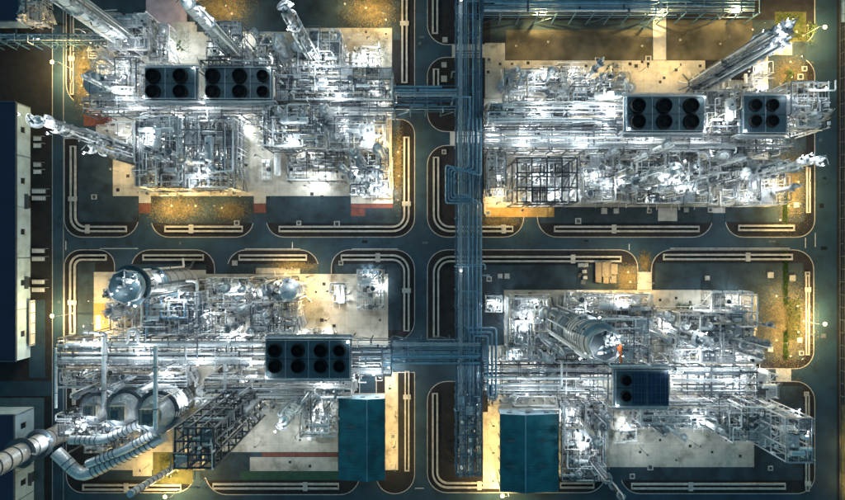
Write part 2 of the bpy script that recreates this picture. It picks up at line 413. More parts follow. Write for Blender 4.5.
for a in [
 ('L-shaped concrete drain in the verge under the leaning left column', [(73.5,147),(73.5,229),(126,229)], 12),
 ('straight concrete drain below the upper left process yard, between two red crossings', [(166,229),(242,229)]),
 ('long drain rounding the corner below the yellow lit slab, upper left block', [(280,229),(406.5,229),(406.5,138)], 14),
 ('vertical concrete drain at top, right of the upper left yard', [(404.5,-30),(404.5,82)]),
 ('short vertical drain at top, left of the central blue pipe rack', [(435,-30),(435,33)]),
 ('stub of drain just above the upper blue pipe bridge', [(436,70),(436,86)]),
 ('U-shaped drain passing under the central pipe rack above the crossroads', [(436,158),(436,229),(512,229)], 14),
 ('long straight drain below the upper right process yard', [(555,229),(698,229)]),
 ('short straight drain in warm light at the upper right block corner', [(739,228),(793,228)]),
 ('narrow vertical drain at the right edge of the upper right block', [(808,168),(808,212)], 0, 1.6, .45),
 ('hooked concrete drain beside the ochre slab at the left road', [(73,333),(73,257.5),(106,257.5)], 9),
 ('straight drain above the silver dome-topped reactor', [(144,257.5),(203,257.5)]),
 ('straight drain above the yellow lit compressor pad', [(240,257.5),(306,257.5)]),
 ('hooked drain right of the white tube grid, lower left block', [(342,257.5),(406.5,257.5),(406.5,330)], 14),
 ('long hooked drain from under the central rack to the timber stacks', [(436,336),(436,259),(620,259)], 14),
 ('long straight drain along the top of the lower right block', [(664,257),(791,257)]),
 ('thin vertical drain beside the right road lamp', [(807,276),(807,354)], 0, 1.5, .4),
 ('U-shaped drain left of the lower end of the central rack', [(435,394),(435,485),(498,485)], 13),
 ('straight drain below the red and green striped slab', [(214,486),(338,486)]),
 ('vertical drain in yellow light right of the narrow teal roof', [(407,372),(407,470)], 0, 2.0, .6),
 ('short drain below the equipment right of the wide teal roof', [(561,485),(593,485)]),
 ('long bottom drain below the lower right process yard', [(632,486),(784,486)]),
 ('thin vertical drain at the lower right corner tower', [(807,396),(807,490)], 0, 1.5, .4),
 ('straight drain at bottom left under the banded duct', [(84,487),(181,487)]),
 ('slim vertical drain beside the left road lamp at the top', [(72.5,-30),(72.5,94)], 0, 1.4, .35)]: channel(*a)

# ---------------------------------------------------------------- small concrete boxes
def manhole(px, py, s=1.0):
    b = P(px, py); b.z = 0.05
    t = thing('manhole_box', 'square pale manhole box', 'manhole', b, 0, 'concrete manhole boxes in the verges', auto=(px, py))
    for x0,y0,x1,y1 in ((-1,-1,1,-.65),(-1,.65,1,1),(-1,-.65,-.65,.65),(.65,-.65,1,.65)): bx(t, 'rim', 'curb', x0*s,y0*s,0,x1*s,y1*s,0.45)
    bx(t, 'lid', R.choice(('dark','steel','concrete2')), -.63*s,-.63*s,0,.63*s,.63*s,0.3)
for x, y in ((94.5,197),(444,65),(444,79),(445,40),(444,152),(489,60),(235,263),(341,263),(489,279),(500,276),(507,276),(597,60),(648,59),(804,69),(800,77),
   (604,211),(616,211),(578,221),(649,211),(710,210),(807,274),(770,275),(707,278),(792,278),(770,349),(799,340),(801,353),(650,467),(770,468),(632,476),(393,436),(393,467),
   (796,205),(488,213),(806,394),(686,210),(337,224),(299,223),(237,223)): manhole(x, y, R.choice((1.0, 1.15, 0.9)))

def floor_drain(px, py):
    b = P(px, py); b.z = .1; s_ = R.uniform(.35,.7)
    t = thing('floor_drain', 'small dark floor drain', 'drain', b, 0, 'floor drains in the slabs', auto=(px, py))
    bx(t, 'grate', 'black', -s_,-s_,0,s_,s_,.05)
    for k in range(3): bx(t, 'grate_bar', 'dark', -s_*.9,-s_*.7+k*s_*.6,.05,s_*.9,-s_*.5+k*s_*.6,.07)
for x, y in ((512,64),(528,63),(586,66),(612,70),(630,64),(636,66),(642,62),(648,64),(660,82),(664,78),(676,70),(700,66),(488,72),(500,64),(268,198),(284,200),(312,194),(322,197),(240,188),(246,165),(118,190),(128,176),(142,192),(384,140),(388,160),(386,34),(366,32),(330,36),
   (110,280),(124,276),(104,296),(316,292),(324,284),(342,300),(380,320),(334,326),(322,320),(300,440),(318,430),(290,462),(310,466),(516,296),(530,294),(548,298),(660,300),(676,298),(690,302),(700,312),(660,440),(690,446),(726,440),(740,456),(640,452),(676,460),(712,452),(630,436)): floor_drain(x, y)

# ================================================================ KITS
def xform(par, L, W, swap): pass
def rail_mesh(pts, h=1.1, t=0.09, closed=True):
    mb = MB(); n = len(pts)
    for i in range(n if closed else n-1):
        a = Vector(pts[i]); b = Vector(pts[(i+1) % n])
        for z in (h*0.5, h): mb.beam(a+Vector((0,0,z)), b+Vector((0,0,z)), t)
        k = max(1, int((b-a).length/2.5))
        for j in range(k): c = a.lerp(b, j/k); mb.beam(c, c+Vector((0,0,h)), t)
    return mb
def grating(par, m, x0, y0, z, x1, y1):
    def mk():
        mb = MB()
        for i in range(9): mb.box(-.5+i/9, -.5, -.5, -.5+i/9+0.075, .5, .5)
        for j in range(4): mb.box(-.5, -.5+j/3.2, -.52, .5, -.5+j/3.2+0.03, .3)
        return mb.mesh('grating_' + m, m)
    return put('grating_panel', cached(('grat', m), mk), par, Matrix.Translation(((x0+x1)/2,(y0+y1)/2,z)) @ Matrix.Diagonal((x1-x0,y1-y0,0.08,1)))

def rack(label, x0, y0, x1, y1, top, tiers, steel='steel', pm=('galv','white','clad'), bay=6.5, lamps=0, power=2600, name='pipe_rack', walk=True, warm=False, skip_posts=()):
    a = P(x0, y1, top); b = P(x1, y0, top)
    L, W = b.x-a.x, b.y-a.y
    horiz = L > W
    t = thing(name, label, 'pipe rack', (a.x, a.y, Z0 if not skip_posts else 0.0))
    def pt(u, v, z): return (u, v, z) if horiz else (v, u, z)        # u along, v across
    LU, WV = (L, W) if horiz else (W, L)
    n = max(2, int(round(LU/bay))); ts = sorted(z for z, *_ in tiers)
    for i in range(n+1):
        u = LU*i/n
        if not any(s0 < u < s1 for s0, s1 in skip_posts):
            for v in (0.2, WV-0.2): bm_(t, 'post', steel, pt(u, v, 0), pt(u, v, ts[-1]+0.2), 0.4)
            if i % 3 == 0 and i < n:
                u2 = LU*(i+1)/n
                for v in (0.2, WV-0.2): bm_(t, 'brace', steel, pt(u, v, 0.3), pt(u2, v, ts[0]), 0.2)
        for z in ts: bm_(t, 'beam', steel, pt(u, 0.0, z-0.25), pt(u, WV, z-0.25), 0.38)
    for z in ts:
        for v in (0.2, WV-0.2): bm_(t, 'stringer', steel, pt(0, v, z-0.55), pt(LU, v, z-0.55), 0.3)
    for z, k, r0, r1 in tiers:
        v = 0.6
        for i in range(k):
            r = R.choice((r0, r0, (r0+r1)/2, r1)); m = R.choice(pm)
            vv = 0.5 + (WV-1.0)*(i+0.5+R.uniform(-.25,.25))/k
            u0 = 0 if R.random() < .6 else LU*R.uniform(0,.35); u1 = LU if R.random() < .6 else LU*R.uniform(.6,1)
            zz = z + r
            if R.random() < 0.3 and u1-u0 > 30:                        # pipe that dives off the rack at its end
                side = R.choice((-1.2, WV+1.2))
                MB().tube([pt(u0,vv,zz), pt(u1-2,vv,zz), pt(u1-2,vv,zz+1.2), pt(u1-2,side,zz+1.2), pt(u1-2,side,1.0)], r, 8, r*2.2).obj('pipe', m, t, True)
            else: cy(t, 'pipe', m, pt(u0,vv,zz), pt(u1,vv,zz), r)
            if R.random() < 0.35:                                      # flanged valve on the line
                uf = R.uniform(u0+1, u1-1); cy(t, 'valve', 'dark', pt(uf-.35,vv,zz), pt(uf+.35,vv,zz), r*1.9)
    for i in range(int(LU/4.5) if top < 12.55 and steel != 'blue' else int(LU/14)):      # branch lines and cable trays crossing the rack
        u = R.uniform(1, LU-1); v0, v1 = sorted((R.uniform(-1.5, WV+1.5), R.uniform(-1.5, WV+1.5)))
        if v1-v0 < 1.5: v1 = v0+2.5
        z = ts[-1] + R.uniform(.7, 1.6); r = R.choice((.1,.14,.2,.28))
        if R.random() < .3: bm_(t, 'cable_tray', 'steel', pt(u,v0,z), pt(u,v1,z), .7, .12) if horiz else bm_(t, 'cable_tray', 'steel', pt(u,v0,z), pt(u,v1,z), .12, .7)
        else: MB().tube([pt(u,v0,z-3), pt(u,v0,z), pt(u,v1,z), pt(u+R.choice((-2,2)),v1,z), pt(u+R.choice((-2,2)),v1,z-4)][:R.choice((3,4,5))], r, 7, r*2.4).obj('branch_pipe', R.choice(pm), t, True)
    if walk:
        z = ts[-1] + 1.0; v0 = WV*R.choice((.12,.5,.8))
        k = n
        for i in range(k): 
            p = pt(LU*i/k, v0, z); q = pt(LU*(i+1)/k, v0+0.95, z)
            grating(t, 'galv', min(p[0],q[0]), min(p[1],q[1]), z, max(p[0],q[0])-0.05, max(p[1],q[1])-0.05)
        rail_mesh([pt(0,v0,z), pt(LU,v0,z)], closed=False).obj('handrail', 'galv', t)
        rail_mesh([pt(0,v0+1,z), pt(LU,v0+1,z)], closed=False).obj('handrail', 'galv', t)
    for i in range(lamps):
        u = LU*(i+0.5)/lamps + R.uniform(-2,2); v = WV*R.choice((.15,.5,.85))
        if i % 2: p = pt(u, v, ts[-1]+R.uniform(5.0,7.0)); work_lamp(t, *p, power=power*.75, warm=warm)
        else: p = pt(u, v, ts[0]-R.uniform(.8,2.0)); work_lamp(t, *p, power=power*1.5, warm=warm)
    return t

def air_cooler(label, x0, y0, x1, y1, top, fans, panels=()):
    a = P(x0, y1, top); b = P(x1, y0, top); W, D = b.x-a.x, b.y-a.y
    t = thing('air_cooler', label, 'air cooler', (a.x, a.y, Z0)); z = top - Z0
    bx(t, 'plenum', 'teal', 0, 0, z-1.2, W, D, z)
    bx(t, 'tube_bundle', 'galv', -0.4, 0.3, z-1.9, W+0.4, D-0.3, z-1.25)
    bx(t, 'header_box', 'galv', -0.3, -0.9, z-2.0, W+0.3, -0.02, z-1.0); bx(t, 'header_box', 'galv', -0.3, D+0.02, z-2.0, W+0.3, D+0.9, z-1.0)
    n = max(1, int(W/7))
    for i in range(n+1):
        for y in (0.3, D-0.3): bm_(t, 'post', 'steel', (0.2+(W-.4)*i/n, y, 0), (0.2+(W-.4)*i/n, y, z-1.2), 0.4)
    for i in range(n):
        bm_(t, 'brace', 'steel', (0.2+(W-.4)*i/n, D-.3, z-9), (0.2+(W-.4)*(i+1)/n, D-.3, z-1.6), 0.22)
    for y in (-1.2, D+1.2): bm_(t, 'walkway', 'galv', (-0.5, y, z-2.1), (W+0.5, y, z-2.1), 1.2, 0.08)
    rail_mesh([(-.6,-1.9,z-2.1),(W+.6,-1.9,z-2.1)], closed=False).obj('handrail', 'galv', t)
    rail_mesh([(-.6,D+1.9,z-2.1),(W+.6,D+1.9,z-2.1)], closed=False).obj('handrail', 'galv', t)
    bm_(t, 'seam', 'dark', (0.05, D/2, z+0.03), (W-.05, D/2, z+0.03), 0.5, 0.1)
    rail_mesh([(0,0,z),(W,0,z),(W,D,z),(0,D,z)], 1.1, .1).obj('deck_railing', 'galv', t)
    for y in (-.55, D+.55): MB().tube([(-1.5,y,z-3.5),(-1.5,y,z-.6),(W+1.2,y,z-.6),(W+1.2,y,z-4)], .3, 8, .6).obj('header_pipe', 'clad', t, True)
    for i in range(int(W/2.4)): cy(t, 'nozzle', 'galv', (1+i*2.4, D+.55, z-.6), (1+i*2.4, D+.5, z-1.6), .16); cy(t, 'nozzle', 'galv', (1.6+i*2.4, -.55, z-.6), (1.6+i*2.4, -.5, z-1.6), .16)
    nb = max(2, int(W/2.6))
    for i in range(nb):                                                # stiffeners round the plenum sides
        for y in (-0.03, D+0.03): bm_(t, 'stiffener', 'teal', (W*(i+.5)/nb, y, z-1.18), (W*(i+.5)/nb, y, z+0.06), 0.14)
    for lx, ly in ((.02,.04),(.98,.96)): work_lamp(t, W*lx, D*ly, z+1.9, 110)
    cols = sorted(set(f[0] for f in fans))
    for c0, c1 in zip(cols, cols[1:]):                                 # bay dividers, drive beams and motors between the fans
        x = (P((c0+c1)/2, 0, top) - a).x; bm_(t, 'bay_divider', 'galv', (x, .05, z+.05), (x, D-.05, z+.05), .18, .2)
        for k in range(2): bx(t, 'motor', 'steel', x-.9+k*1.2, D*(.25+.5*k)-.35, z, x-.3+k*1.2, D*(.25+.5*k)+.35, z+.7)
    for fx, fy, fr in fans:
        c = P(fx, fy, top+1.4) - a; r = fr*S*(H-top)/H
        def mk(r=r):
            mb = MB(); mb.lathe([(r*1.16,0),(r*1.05,0.35),(r*1.02,1.4),(r*0.95,1.4),(r*0.95,0.06),(r*1.16,0.06)], 28, close=False)
            return mb.mesh('fan_ring', 'black', True)
        rg = put('fan_ring', cached(('fan', round(r,2)), mk), t, Matrix.Translation((c.x, c.y, z)))
        cy(rg, 'fan_throat', 'black', (0,0,0.04), (0,0,0.1), r*0.94, 24)  # shade inside the opening painted in as black, ring and blades too
        for k in range(6):
            an = PI/3*k + fx; d = Vector((math.cos(an), math.sin(an), 0))
            bm_(rg, 'fan_blade', 'black', d*0.3+Vector((0,0,.45)), d*r*.9+Vector((0,0,.55)), 0.42, 0.06)
        cy(rg, 'fan_hub', 'black', (0,0,.3), (0,0,.75), 0.4)
    for qx0, qy0, qx1, qy1 in panels:
        c = P(qx0, qy1, top) - a; d = P(qx1, qy0, top) - a
        bx(t, 'tube_panel', 'panel', c.x, c.y, z, d.x, d.y, z+0.25)
        for i in range(4): bm_(t, 'panel_bar', 'teal', (c.x+(d.x-c.x)*(i+.5)/4, c.y, z+.3), (c.x+(d.x-c.x)*(i+.5)/4, d.y, z+.3), 0.14)
        for i in range(4): bm_(t, 'panel_bar', 'teal', (c.x, c.y+(d.y-c.y)*(i+.5)/4, z+.3), (d.x, c.y+(d.y-c.y)*(i+.5)/4, z+.3), 0.12)
    return t

def dome(r, k=0.5, n=5, flip=False):
    q = [(r*math.cos(PI/2*i/n), r*k*math.sin(PI/2*i/n)) for i in range(n+1)]
    return [(max(x, 0.0), z) for x, z in q]
def drum(px, py, L, r, rz=0, z=0, label='white horizontal pressure drum', h=0.0, m='white', auto=True, extra=True, name='pressure_drum', cat='drum'):
    """horizontal vessel along local x, on two saddles"""
    b = P(px, py, h); b.z = Z0 + z
    t = thing(name, label, cat, b, rz, auto=(px, py) if auto else None); zc = r + 0.9
    def shell():
        d = dome(r); pr = [(x, L/2+y) for x, y in d]
        return MB().lathe([(x, -y) for x, y in reversed(pr)] + pr, 18, axis='x', close=False).mesh('drum_shell', m, True)
    put('shell', cached(('drum', L, r, m), shell), t, Matrix.Translation((0,0,zc)))
    for s in (-.3, .3): bx(t, 'saddle', 'concrete2', L*s-.3, -r*.8, 0, L*s+.3, r*.8, zc-r*.55)
    for s in (-.5, .5): cy(t, 'band', 'galv', (L*s*.96-.06,0,zc), (L*s*.96+.06,0,zc), r*1.03, 18)
    if extra:
        cy(t, 'nozzle', 'galv', (L*.2,0,zc+r*.9), (L*.2,0,zc+r+.6), .28); cy(t, 'flange', 'steel', (L*.2,0,zc+r+.6), (L*.2,0,zc+r+.75), .45)
        MB().tube([(-L*.25,0,zc+r*.8),(-L*.25,0,zc+r+.9),(-L*.25,r+1.4,zc+r+.9),(-L*.25,r+1.4,0)], .2, 8, .5).obj('riser_pipe', R.choice(('galv','white')), t, True)
        grating(t, 'galv', -L*.1, -r*.7, zc+r+.15, L*.12, r*.7)
        rail_mesh([(-L*.1,-r*.7,zc+r+.15),(L*.12,-r*.7,zc+r+.15),(L*.12,r*.7,zc+r+.15),(-L*.1,r*.7,zc+r+.15)]).obj('handrail', 'galv', t)
    return t
def exchanger(px, py, L, r, rz, z=0, stack=1, label='tubular flanged heat exchanger', h=0, m=None, auto=True):
    b = P(px, py, h); b.z = Z0 + z
    m = m or R.choice(('white','clad','galv','clad'))
    if stack == 2: label = 'stacked pair of heat exchangers'
    t = thing('heat_exchanger', label, 'heat exchanger', b, rz, auto=(px, py) if auto else None)
    for k in range(stack):
        zc = 1.1 + r + k*(2*r+.9)
        def shell():
            d = dome(r*.95, .45); pr = [(x, L*.5+y) for x, y in d]
            return MB().lathe([(r*1.0,-L*.5),(r,-L*.3),(r*1.25,-L*.3),(r*1.25,-L*.27),(r,-L*.27),(r,L*.5)] + pr[1:], 14, axis='x').mesh('exchanger_shell', m, True)
        put('shell', cached(('exch', L, r, m), shell), t, Matrix.Translation((0,0,zc)))
        cy(t, 'flange', 'steel', (-L*.5-.18,0,zc), (-L*.5+.04,0,zc), r*1.28, 14)
        cy(t, 'nozzle', m, (-L*.4,0,zc+r*.8), (-L*.4,0,zc+r+.45), .22); cy(t, 'nozzle', m, (L*.38,0,zc+r*.8), (L*.38,0,zc+r+.45), .22)
    for s in (-.18, .34): bx(t, 'saddle', 'concrete2', L*s-.25, -r*.85, 0, L*s+.25, r*.85, 1.1+r*.4)
    sd = R.choice((-1, 1)); zt = 1.1 + r + (stack-1)*(2*r+.9) + r + .4
    MB().tube([(-L*.4,0,zt-.4),(-L*.4,0,zt+.7),(-L*.4,sd*(r+.8),zt+.7),(-L*.4,sd*(r+.8),.6),(-L*.8,sd*(r+.8),.6)], .17, 7, .4).obj('pipe', R.choice(('galv','white')), t, True)
    return t
def pump(px, py, rz, k=1.0, h=0, z=0):
    b = P(px, py, h); b.z = Z0 + z
    t = thing('pump', 'small motor pump', 'pump', b, rz, 'process pumps', auto=(px, py))
    bx(t, 'plinth', 'concrete2', -1.5*k, -.6*k, 0, 1.5*k, .6*k, .35)
    cy(t, 'motor', R.choice(('blue','steel','white')), (-1.3*k,0,.95*k), (0,0,.95*k), .45*k, 12)
    cy(t, 'coupling', 'orange' if R.random() < .25 else 'galv', (0,0,.95*k), (.5*k,0,.95*k), .18*k)
    cy(t, 'casing', 'galv', (.5*k,0,.9*k), (1.1*k,0,.9*k), .55*k, 14)
    sd = R.choice((-1,1))
    MB().tube([(1.0*k,0,.9*k),(2.0*k,0,.9*k),(2.0*k,0,2.6*k),(2.0*k,sd*2.2*k,2.6*k)], .16*k, 7, .35).obj('suction_pipe', 'galv', t, True)
    MB().tube([(.8*k,0,1.2*k),(.8*k,0,3.0*k),(-2.4*k,0,3.0*k)], .13*k, 7, .3).obj('discharge_pipe', 'white', t, True)
    cy(t, 'valve', 'steel', (.8*k,0,2.0*k), (.8*k,0,2.4*k), .3*k)
    return t
def ring_platform(par, r, w, z, a0=0.0, a1=2*PI*.8, m='galv'):
    def mk():
        mb = MB(); n = 18
        mb.lathe([(r,-.06),(r+w,-.06),(r+w,.06),(r,.06)], n, a0=a0, a1=a1, close=False); return mb.mesh('ring_plate', m)
    p = put('platform', cached(('ring', r, w, round(a0,2), round(a1,2), m), mk), par, Matrix.Translation((0,0,z)))
    def mk2():
        pts = [((r+w)*math.cos(a0+(a1-a0)*i/14), (r+w)*math.sin(a0+(a1-a0)*i/14), 0) for i in range(15)]
        return rail_mesh(pts, 1.15, .1, closed=False).mesh('ring_rail', m)
    put('handrail', cached(('rrail', r, w, round(a0,2), round(a1,2), m), mk2), p)
def ladder(par, x, y, z0, z1, m='galv'):
    mb = MB()
    for s in (-.25,.25): mb.beam((x+s,y,z0), (x+s,y,z1), .1)
    for i in range(int((z1-z0)/.8)): mb.beam((x-.25,y,z0+i*.8), (x+.25,y,z0+i*.8), .07)
    for i in range(int((z1-z0)/2.4)): mb.box(x-.42,y-.1,z0+i*2.4,x+.42,y+.7,z0+i*2.4+.1)
    mb.obj('ladder', m, par)
def vessel(px, py, h, r, label='upright cylindrical vessel with domed top', m='clad', auto=True, plats=1, power=0, name='vertical_vessel'):
    b = P(px, py); b.z = Z0
    t = thing(name, label, 'vessel', b, R.uniform(0, 6), auto=(px, py) if auto else None)
    def mk():
        return MB().lathe([(r*.85,0),(r*.85,1.5),(r,2.0),(r,h-r*.5)] + [(x, h-r*.5+y) for x, y in dome(r)[1:]], 18).mesh('vessel_shell', m, True)
    put('shell', cached(('vess', h, r, m), mk), t)
    for k in range(plats): ring_platform(t, r+.02, .9, h*(.9 - .4*k) - r*.5, 0, 4.6)
    for k in range(2): cy(t, 'band', 'galv', (0,0,h*(.35+.3*k)), (0,0,h*(.35+.3*k)+.15), r*1.03, 18)
    ladder(t, 0, -r-.25, .2, h*.9-r*.5)
    cy(t, 'nozzle', 'galv', (0,0,h-.1), (0,0,h+.6), .25)
    MB().tube([(0,0,h+.5),(0,0,h+1.0),(r+.7,0,h+1.0),(r+.7,0,1.2),(r+3.2,0,1.2)], .22, 8, .5).obj('riser_pipe', R.choice(('white','galv')), t, True)
    if power: work_lamp(t, -r-.7, .4, h*.9+1.6, power)
    return t

def tower(label, px, py, h, r, m='clad', plats=6, power=2600, nl=3, rot=0, prof=None, bands=10, risers=6, wide=1.1, platm='galv', name='distillation_column'):
    b = P(px, py); b.z = Z0
    t = thing(name, label, 'column', b, rot)
    pr = prof or [(r*1.15,0),(r*1.02,3.5),(r,3.6),(r,h*.55),(r*.88,h*.58),(r*.88,h-r*.5)]
    rt = pr[-1][0]
    MB().lathe(pr + [(x, pr[-1][1]+y) for x, y in dome(rt)[1:]], 26).obj('shell', m, t, True)
    def rad(z):
        for (r0,z0),(r1,z1) in zip(pr, pr[1:]):
            if z0 <= z <= z1 and z1 > z0: return r0+(r1-r0)*(z-z0)/(z1-z0)
        return rt
    for i in range(bands):
        z = h*(i+.6)/bands
        if z < pr[-1][1]: cy(t, 'band', 'steel', (0,0,z), (0,0,z+.28), rad(z)*1.025, 26)
    for i in range(plats):
        z = pr[-1][1]*(i+1)/plats - .1; a0 = R.choice((0, PI*.5, PI, PI*1.5)); rr = round(rad(z)+.03, 2)
        ring_platform(t, rr, round(min(wide,1.25)*R.choice((.8,1,1.2)),2), z, a0, a0+R.choice((PI*.5, PI*.8, PI*1.2)), platm)
        for k in range(5):
            a = a0+R.uniform(0,5); d = Vector((math.cos(a), math.sin(a), 0)); zz = z-R.uniform(.5,h/plats*.8)
            if zz > 3: cy(t, 'nozzle', R.choice(('white','galv','steel')), d*rad(zz)*.95+Vector((0,0,zz)), d*(rad(zz)+R.uniform(.5,1.3))+Vector((0,0,zz)), R.choice((.15,.22,.35)))
        bx(t, 'instrument_box', R.choice(('white','galv','dark')), math.cos(a0+.9)*(rr+.5)-.4, math.sin(a0+.9)*(rr+.5)-.35, z+.06, math.cos(a0+.9)*(rr+.5)+.4, math.sin(a0+.9)*(rr+.5)+.35, z+1.2)
        if i >= plats-nl: work_lamp(t, math.cos(a0+.5)*(rr+1.7), math.sin(a0+.5)*(rr+1.7), z+3.8, power*.36)
    ladder(t, 0, -rad(h*.5)-.3, .3, h*.95)
    for i in range(risers):
        a = 2*PI*i/risers + R.uniform(0,.6); d = Vector((math.cos(a), math.sin(a), 0)); rr = max(rad(2), rad(h*.7))+.55; zt = h*R.uniform(.5,.97)
        r_ = R.choice((.22,.3,.42))
        MB().tube([d*(rr+3.5)+Vector((0,0,1.5)), d*rr+Vector((0,0,1.5)), d*rr+Vector((0,0,zt)), d*.4+Vector((0,0,zt+.8))], r_, 8, .8).obj('riser_pipe', R.choice(('white','galv','steel')), t, True)
    cy(t, 'vent', 'galv', (0,0,h), (0,0,h+1.4), .35)
    MB().beam((.8,0,h-.5),(.8,0,h+2.6),.2).beam((.8,0,h+2.5),(-2.2,.4,h+2.5),.2).obj('davit', 'steel', t)
    return t

def piping(par, W, D, z0, z1, n, seed=0, pm=('galv','white','white','clad','steel','tan'), rr=(.09,.13,.18,.25)):
    rg = random.Random(seed)
    for i in range(n):
        r = rg.choice(rr); x, y = rg.uniform(0,W), rg.uniform(0,D); z = rg.uniform(z0, z1)
        pts = [(x, y, z0 if rg.random() < .4 else z)]; ax = rg.random() < W/(W+D)
        if pts[0][2] != z: pts.append((x, y, z))
        for k in range(rg.choice((1,2,2,3))):
            if ax: x = min(W, max(0, x + rg.choice((-1,1))*rg.uniform(.25,.8)*W))
            else: y = min(D, max(0, y + rg.choice((-1,1))*rg.uniform(.25,.8)*D))
            if (Vector(pts[-1]) - Vector((x,y,z))).length > .8: pts.append((x, y, z))
            ax = not ax
        if rg.random() < .5: pts.append((x, y, z0))
        if len(pts) > 1: MB().tube(pts, r, 7, r*2.5).obj('pipe', rg.choice(pm), par, True)
def fittings(par, W, D, zs, n, seed):
    """valves, stub pipes, junction boxes and gauges: too small to pick apart, one mesh per colour"""
    rg = random.Random(seed+900); mbs = {k: MB() for k in ('white','galv','dark','steel')}
    for i in range(n):
        mb = mbs[rg.choice(('white','white','galv','galv','steel','dark'))]; x, y, z = rg.uniform(0,W), rg.uniform(0,D), rg.choice(zs); k = rg.random()
        if k < .3: a_, b_ = rg.uniform(.2,.6), rg.uniform(.2,.6); mb.box(x-a_,y-b_,z,x+a_,y+b_,z+rg.uniform(.4,1.6))
        elif k < .55: mb.lathe([(.01,0),(rg.uniform(.2,.55),.02),(rg.uniform(.2,.55),rg.uniform(.6,2.0)),(.01,2.1)], 8, (x,y,z))
        else:
            L = rg.uniform(1,3.4); d = rg.choice(((L,0),(0,L),(L,0),(0,L),(L*.7,L*.7))); hz = z+rg.uniform(.3,1.6); r = rg.choice((.08,.12,.16,.22))
            mb.tube([(x,y,z),(x,y,hz),(min(W,x+d[0]),min(D,y+d[1]),hz)], r, 6, .25)
    for k, mb in mbs.items():
        if mb.v: o = mb.obj('fittings', k, par); o['kind'] = 'stuff'
def frame(label, x0, y0, x1, y1, top, levels, nx=3, ny=2, m='steel', cover=.55, lamps=2, power=2600, pipes=14, brace=True, rails='galv', seed=1, name='steel_structure', pt=.36, gm='steel', items=4, stair=True, eqm=('white','clad','galv'), warm=False, whole=False, fit=1.0):
    """open steel structure; px rectangle is given as it shows at height top"""
    a = P(x0, y1, top); b = P(x1, y0, top); W, D = b.x-a.x, b.y-a.y
    rg = random.Random(seed)
    t = thing(name, label, 'structure', (a.x, a.y, Z0)); ht = levels[-1]
    cover *= .72; pipes = int(pipes*1.9); pt *= .82
    xs = [W*i/nx for i in range(nx+1)]; ys = [D*j/ny for j in range(ny+1)]
    NL = len(levels)
    lv = [[NL if (NL == 1 or whole or rg.random() < .62) else rg.randint(max(1, NL-2), NL) for j in range(ny)] for i in range(nx)]   # storeys of each bay
    def top_of(cells):
        return max([lv[i][j] for i, j in cells if 0 <= i < nx and 0 <= j < ny] or [0])
    for i, x in enumerate(xs):
        for j, y in enumerate(ys):
            k = top_of([(i-1,j-1),(i-1,j),(i,j-1),(i,j)]); bm_(t, 'post', m, (x,y,0), (x,y,levels[k-1]+.05), pt)
    for l, z in enumerate(levels):
        for j, y in enumerate(ys):
            for i in range(nx):
                if top_of([(i,j-1),(i,j)]) > l: bm_(t, 'beam', m, (xs[i],y,z-.22), (xs[i+1],y,z-.22), pt*.9)
        for i, x in enumerate(xs):
            for j in range(ny):
                if top_of([(i-1,j),(i,j)]) > l: bm_(t, 'beam', m, (x,ys[j],z-.24), (x,ys[j+1],z-.24), pt*.85)
        jm = MB(); rl = MB()
        for i in range(nx):
            for j in range(ny):
                if lv[i][j] <= l: continue
                if rg.random() < cover: grating(t, gm if gm != 'steel' else rg.choice(('steel','galv')), xs[i]+.2, ys[j]+.2, z, xs[i+1]-.2, ys[j+1]-.2)
                elif rg.random() < .6:
                    for k in (1,2): jm.beam((xs[i]+(xs[i+1]-xs[i])*k/3, ys[j], z-.12), (xs[i]+(xs[i+1]-xs[i])*k/3, ys[j+1], z-.12), .12)
                if rails and lv[i][j] == l+1:
                    for (di, dj, e0, e1) in ((-1,0,(xs[i],ys[j]),(xs[i],ys[j+1])),(1,0,(xs[i+1],ys[j]),(xs[i+1],ys[j+1])),(0,-1,(xs[i],ys[j]),(xs[i+1],ys[j])),(0,1,(xs[i],ys[j+1]),(xs[i+1],ys[j+1]))):
                        if top_of([(i+di,j+dj)]) <= l and rg.random() < .7:
                            for zz_ in (.55,1.1): rl.beam((*e0,z+zz_), (*e1,z+zz_), .085)
                            for f in (0,.5,1): rl.beam((e0[0]+(e1[0]-e0[0])*f, e0[1]+(e1[1]-e0[1])*f, z), (e0[0]+(e1[0]-e0[0])*f, e0[1]+(e1[1]-e0[1])*f, z+1.1), .085)
        if jm.v: jm.obj('joists', m, t)['kind'] = 'stuff'
        if rl.v: rl.obj('handrail', rails, t)['kind'] = 'stuff'
    fittings(t, W, D, [0]+list(levels), int(3.0*nx*ny*(1+NL)*fit), seed)
    if brace:
        zz = [0] + list(levels)
        for z0_, z1_ in zip(zz, zz[1:]):
            for y in (0, D):
                i = rg.randrange(nx); bm_(t, 'brace', m, (xs[i],y,z0_), (xs[i+1],y,z1_-.3), pt*.6)
                if rg.random() < .6: bm_(t, 'brace', m, (xs[i+1],y,z0_), (xs[i],y,z1_-.3), pt*.6)
            for x in (0, W):
                j = rg.randrange(ny); bm_(t, 'brace', m, (x,ys[j],z0_), (x,ys[j+1],z1_-.3), pt*.6)
    if pipes: piping(t, W, D, .8, ht+1.5, pipes, seed); piping(t, W, D, ht*.7, ht+4.0, pipes//3, seed+77, rr=(.14,.2,.3))
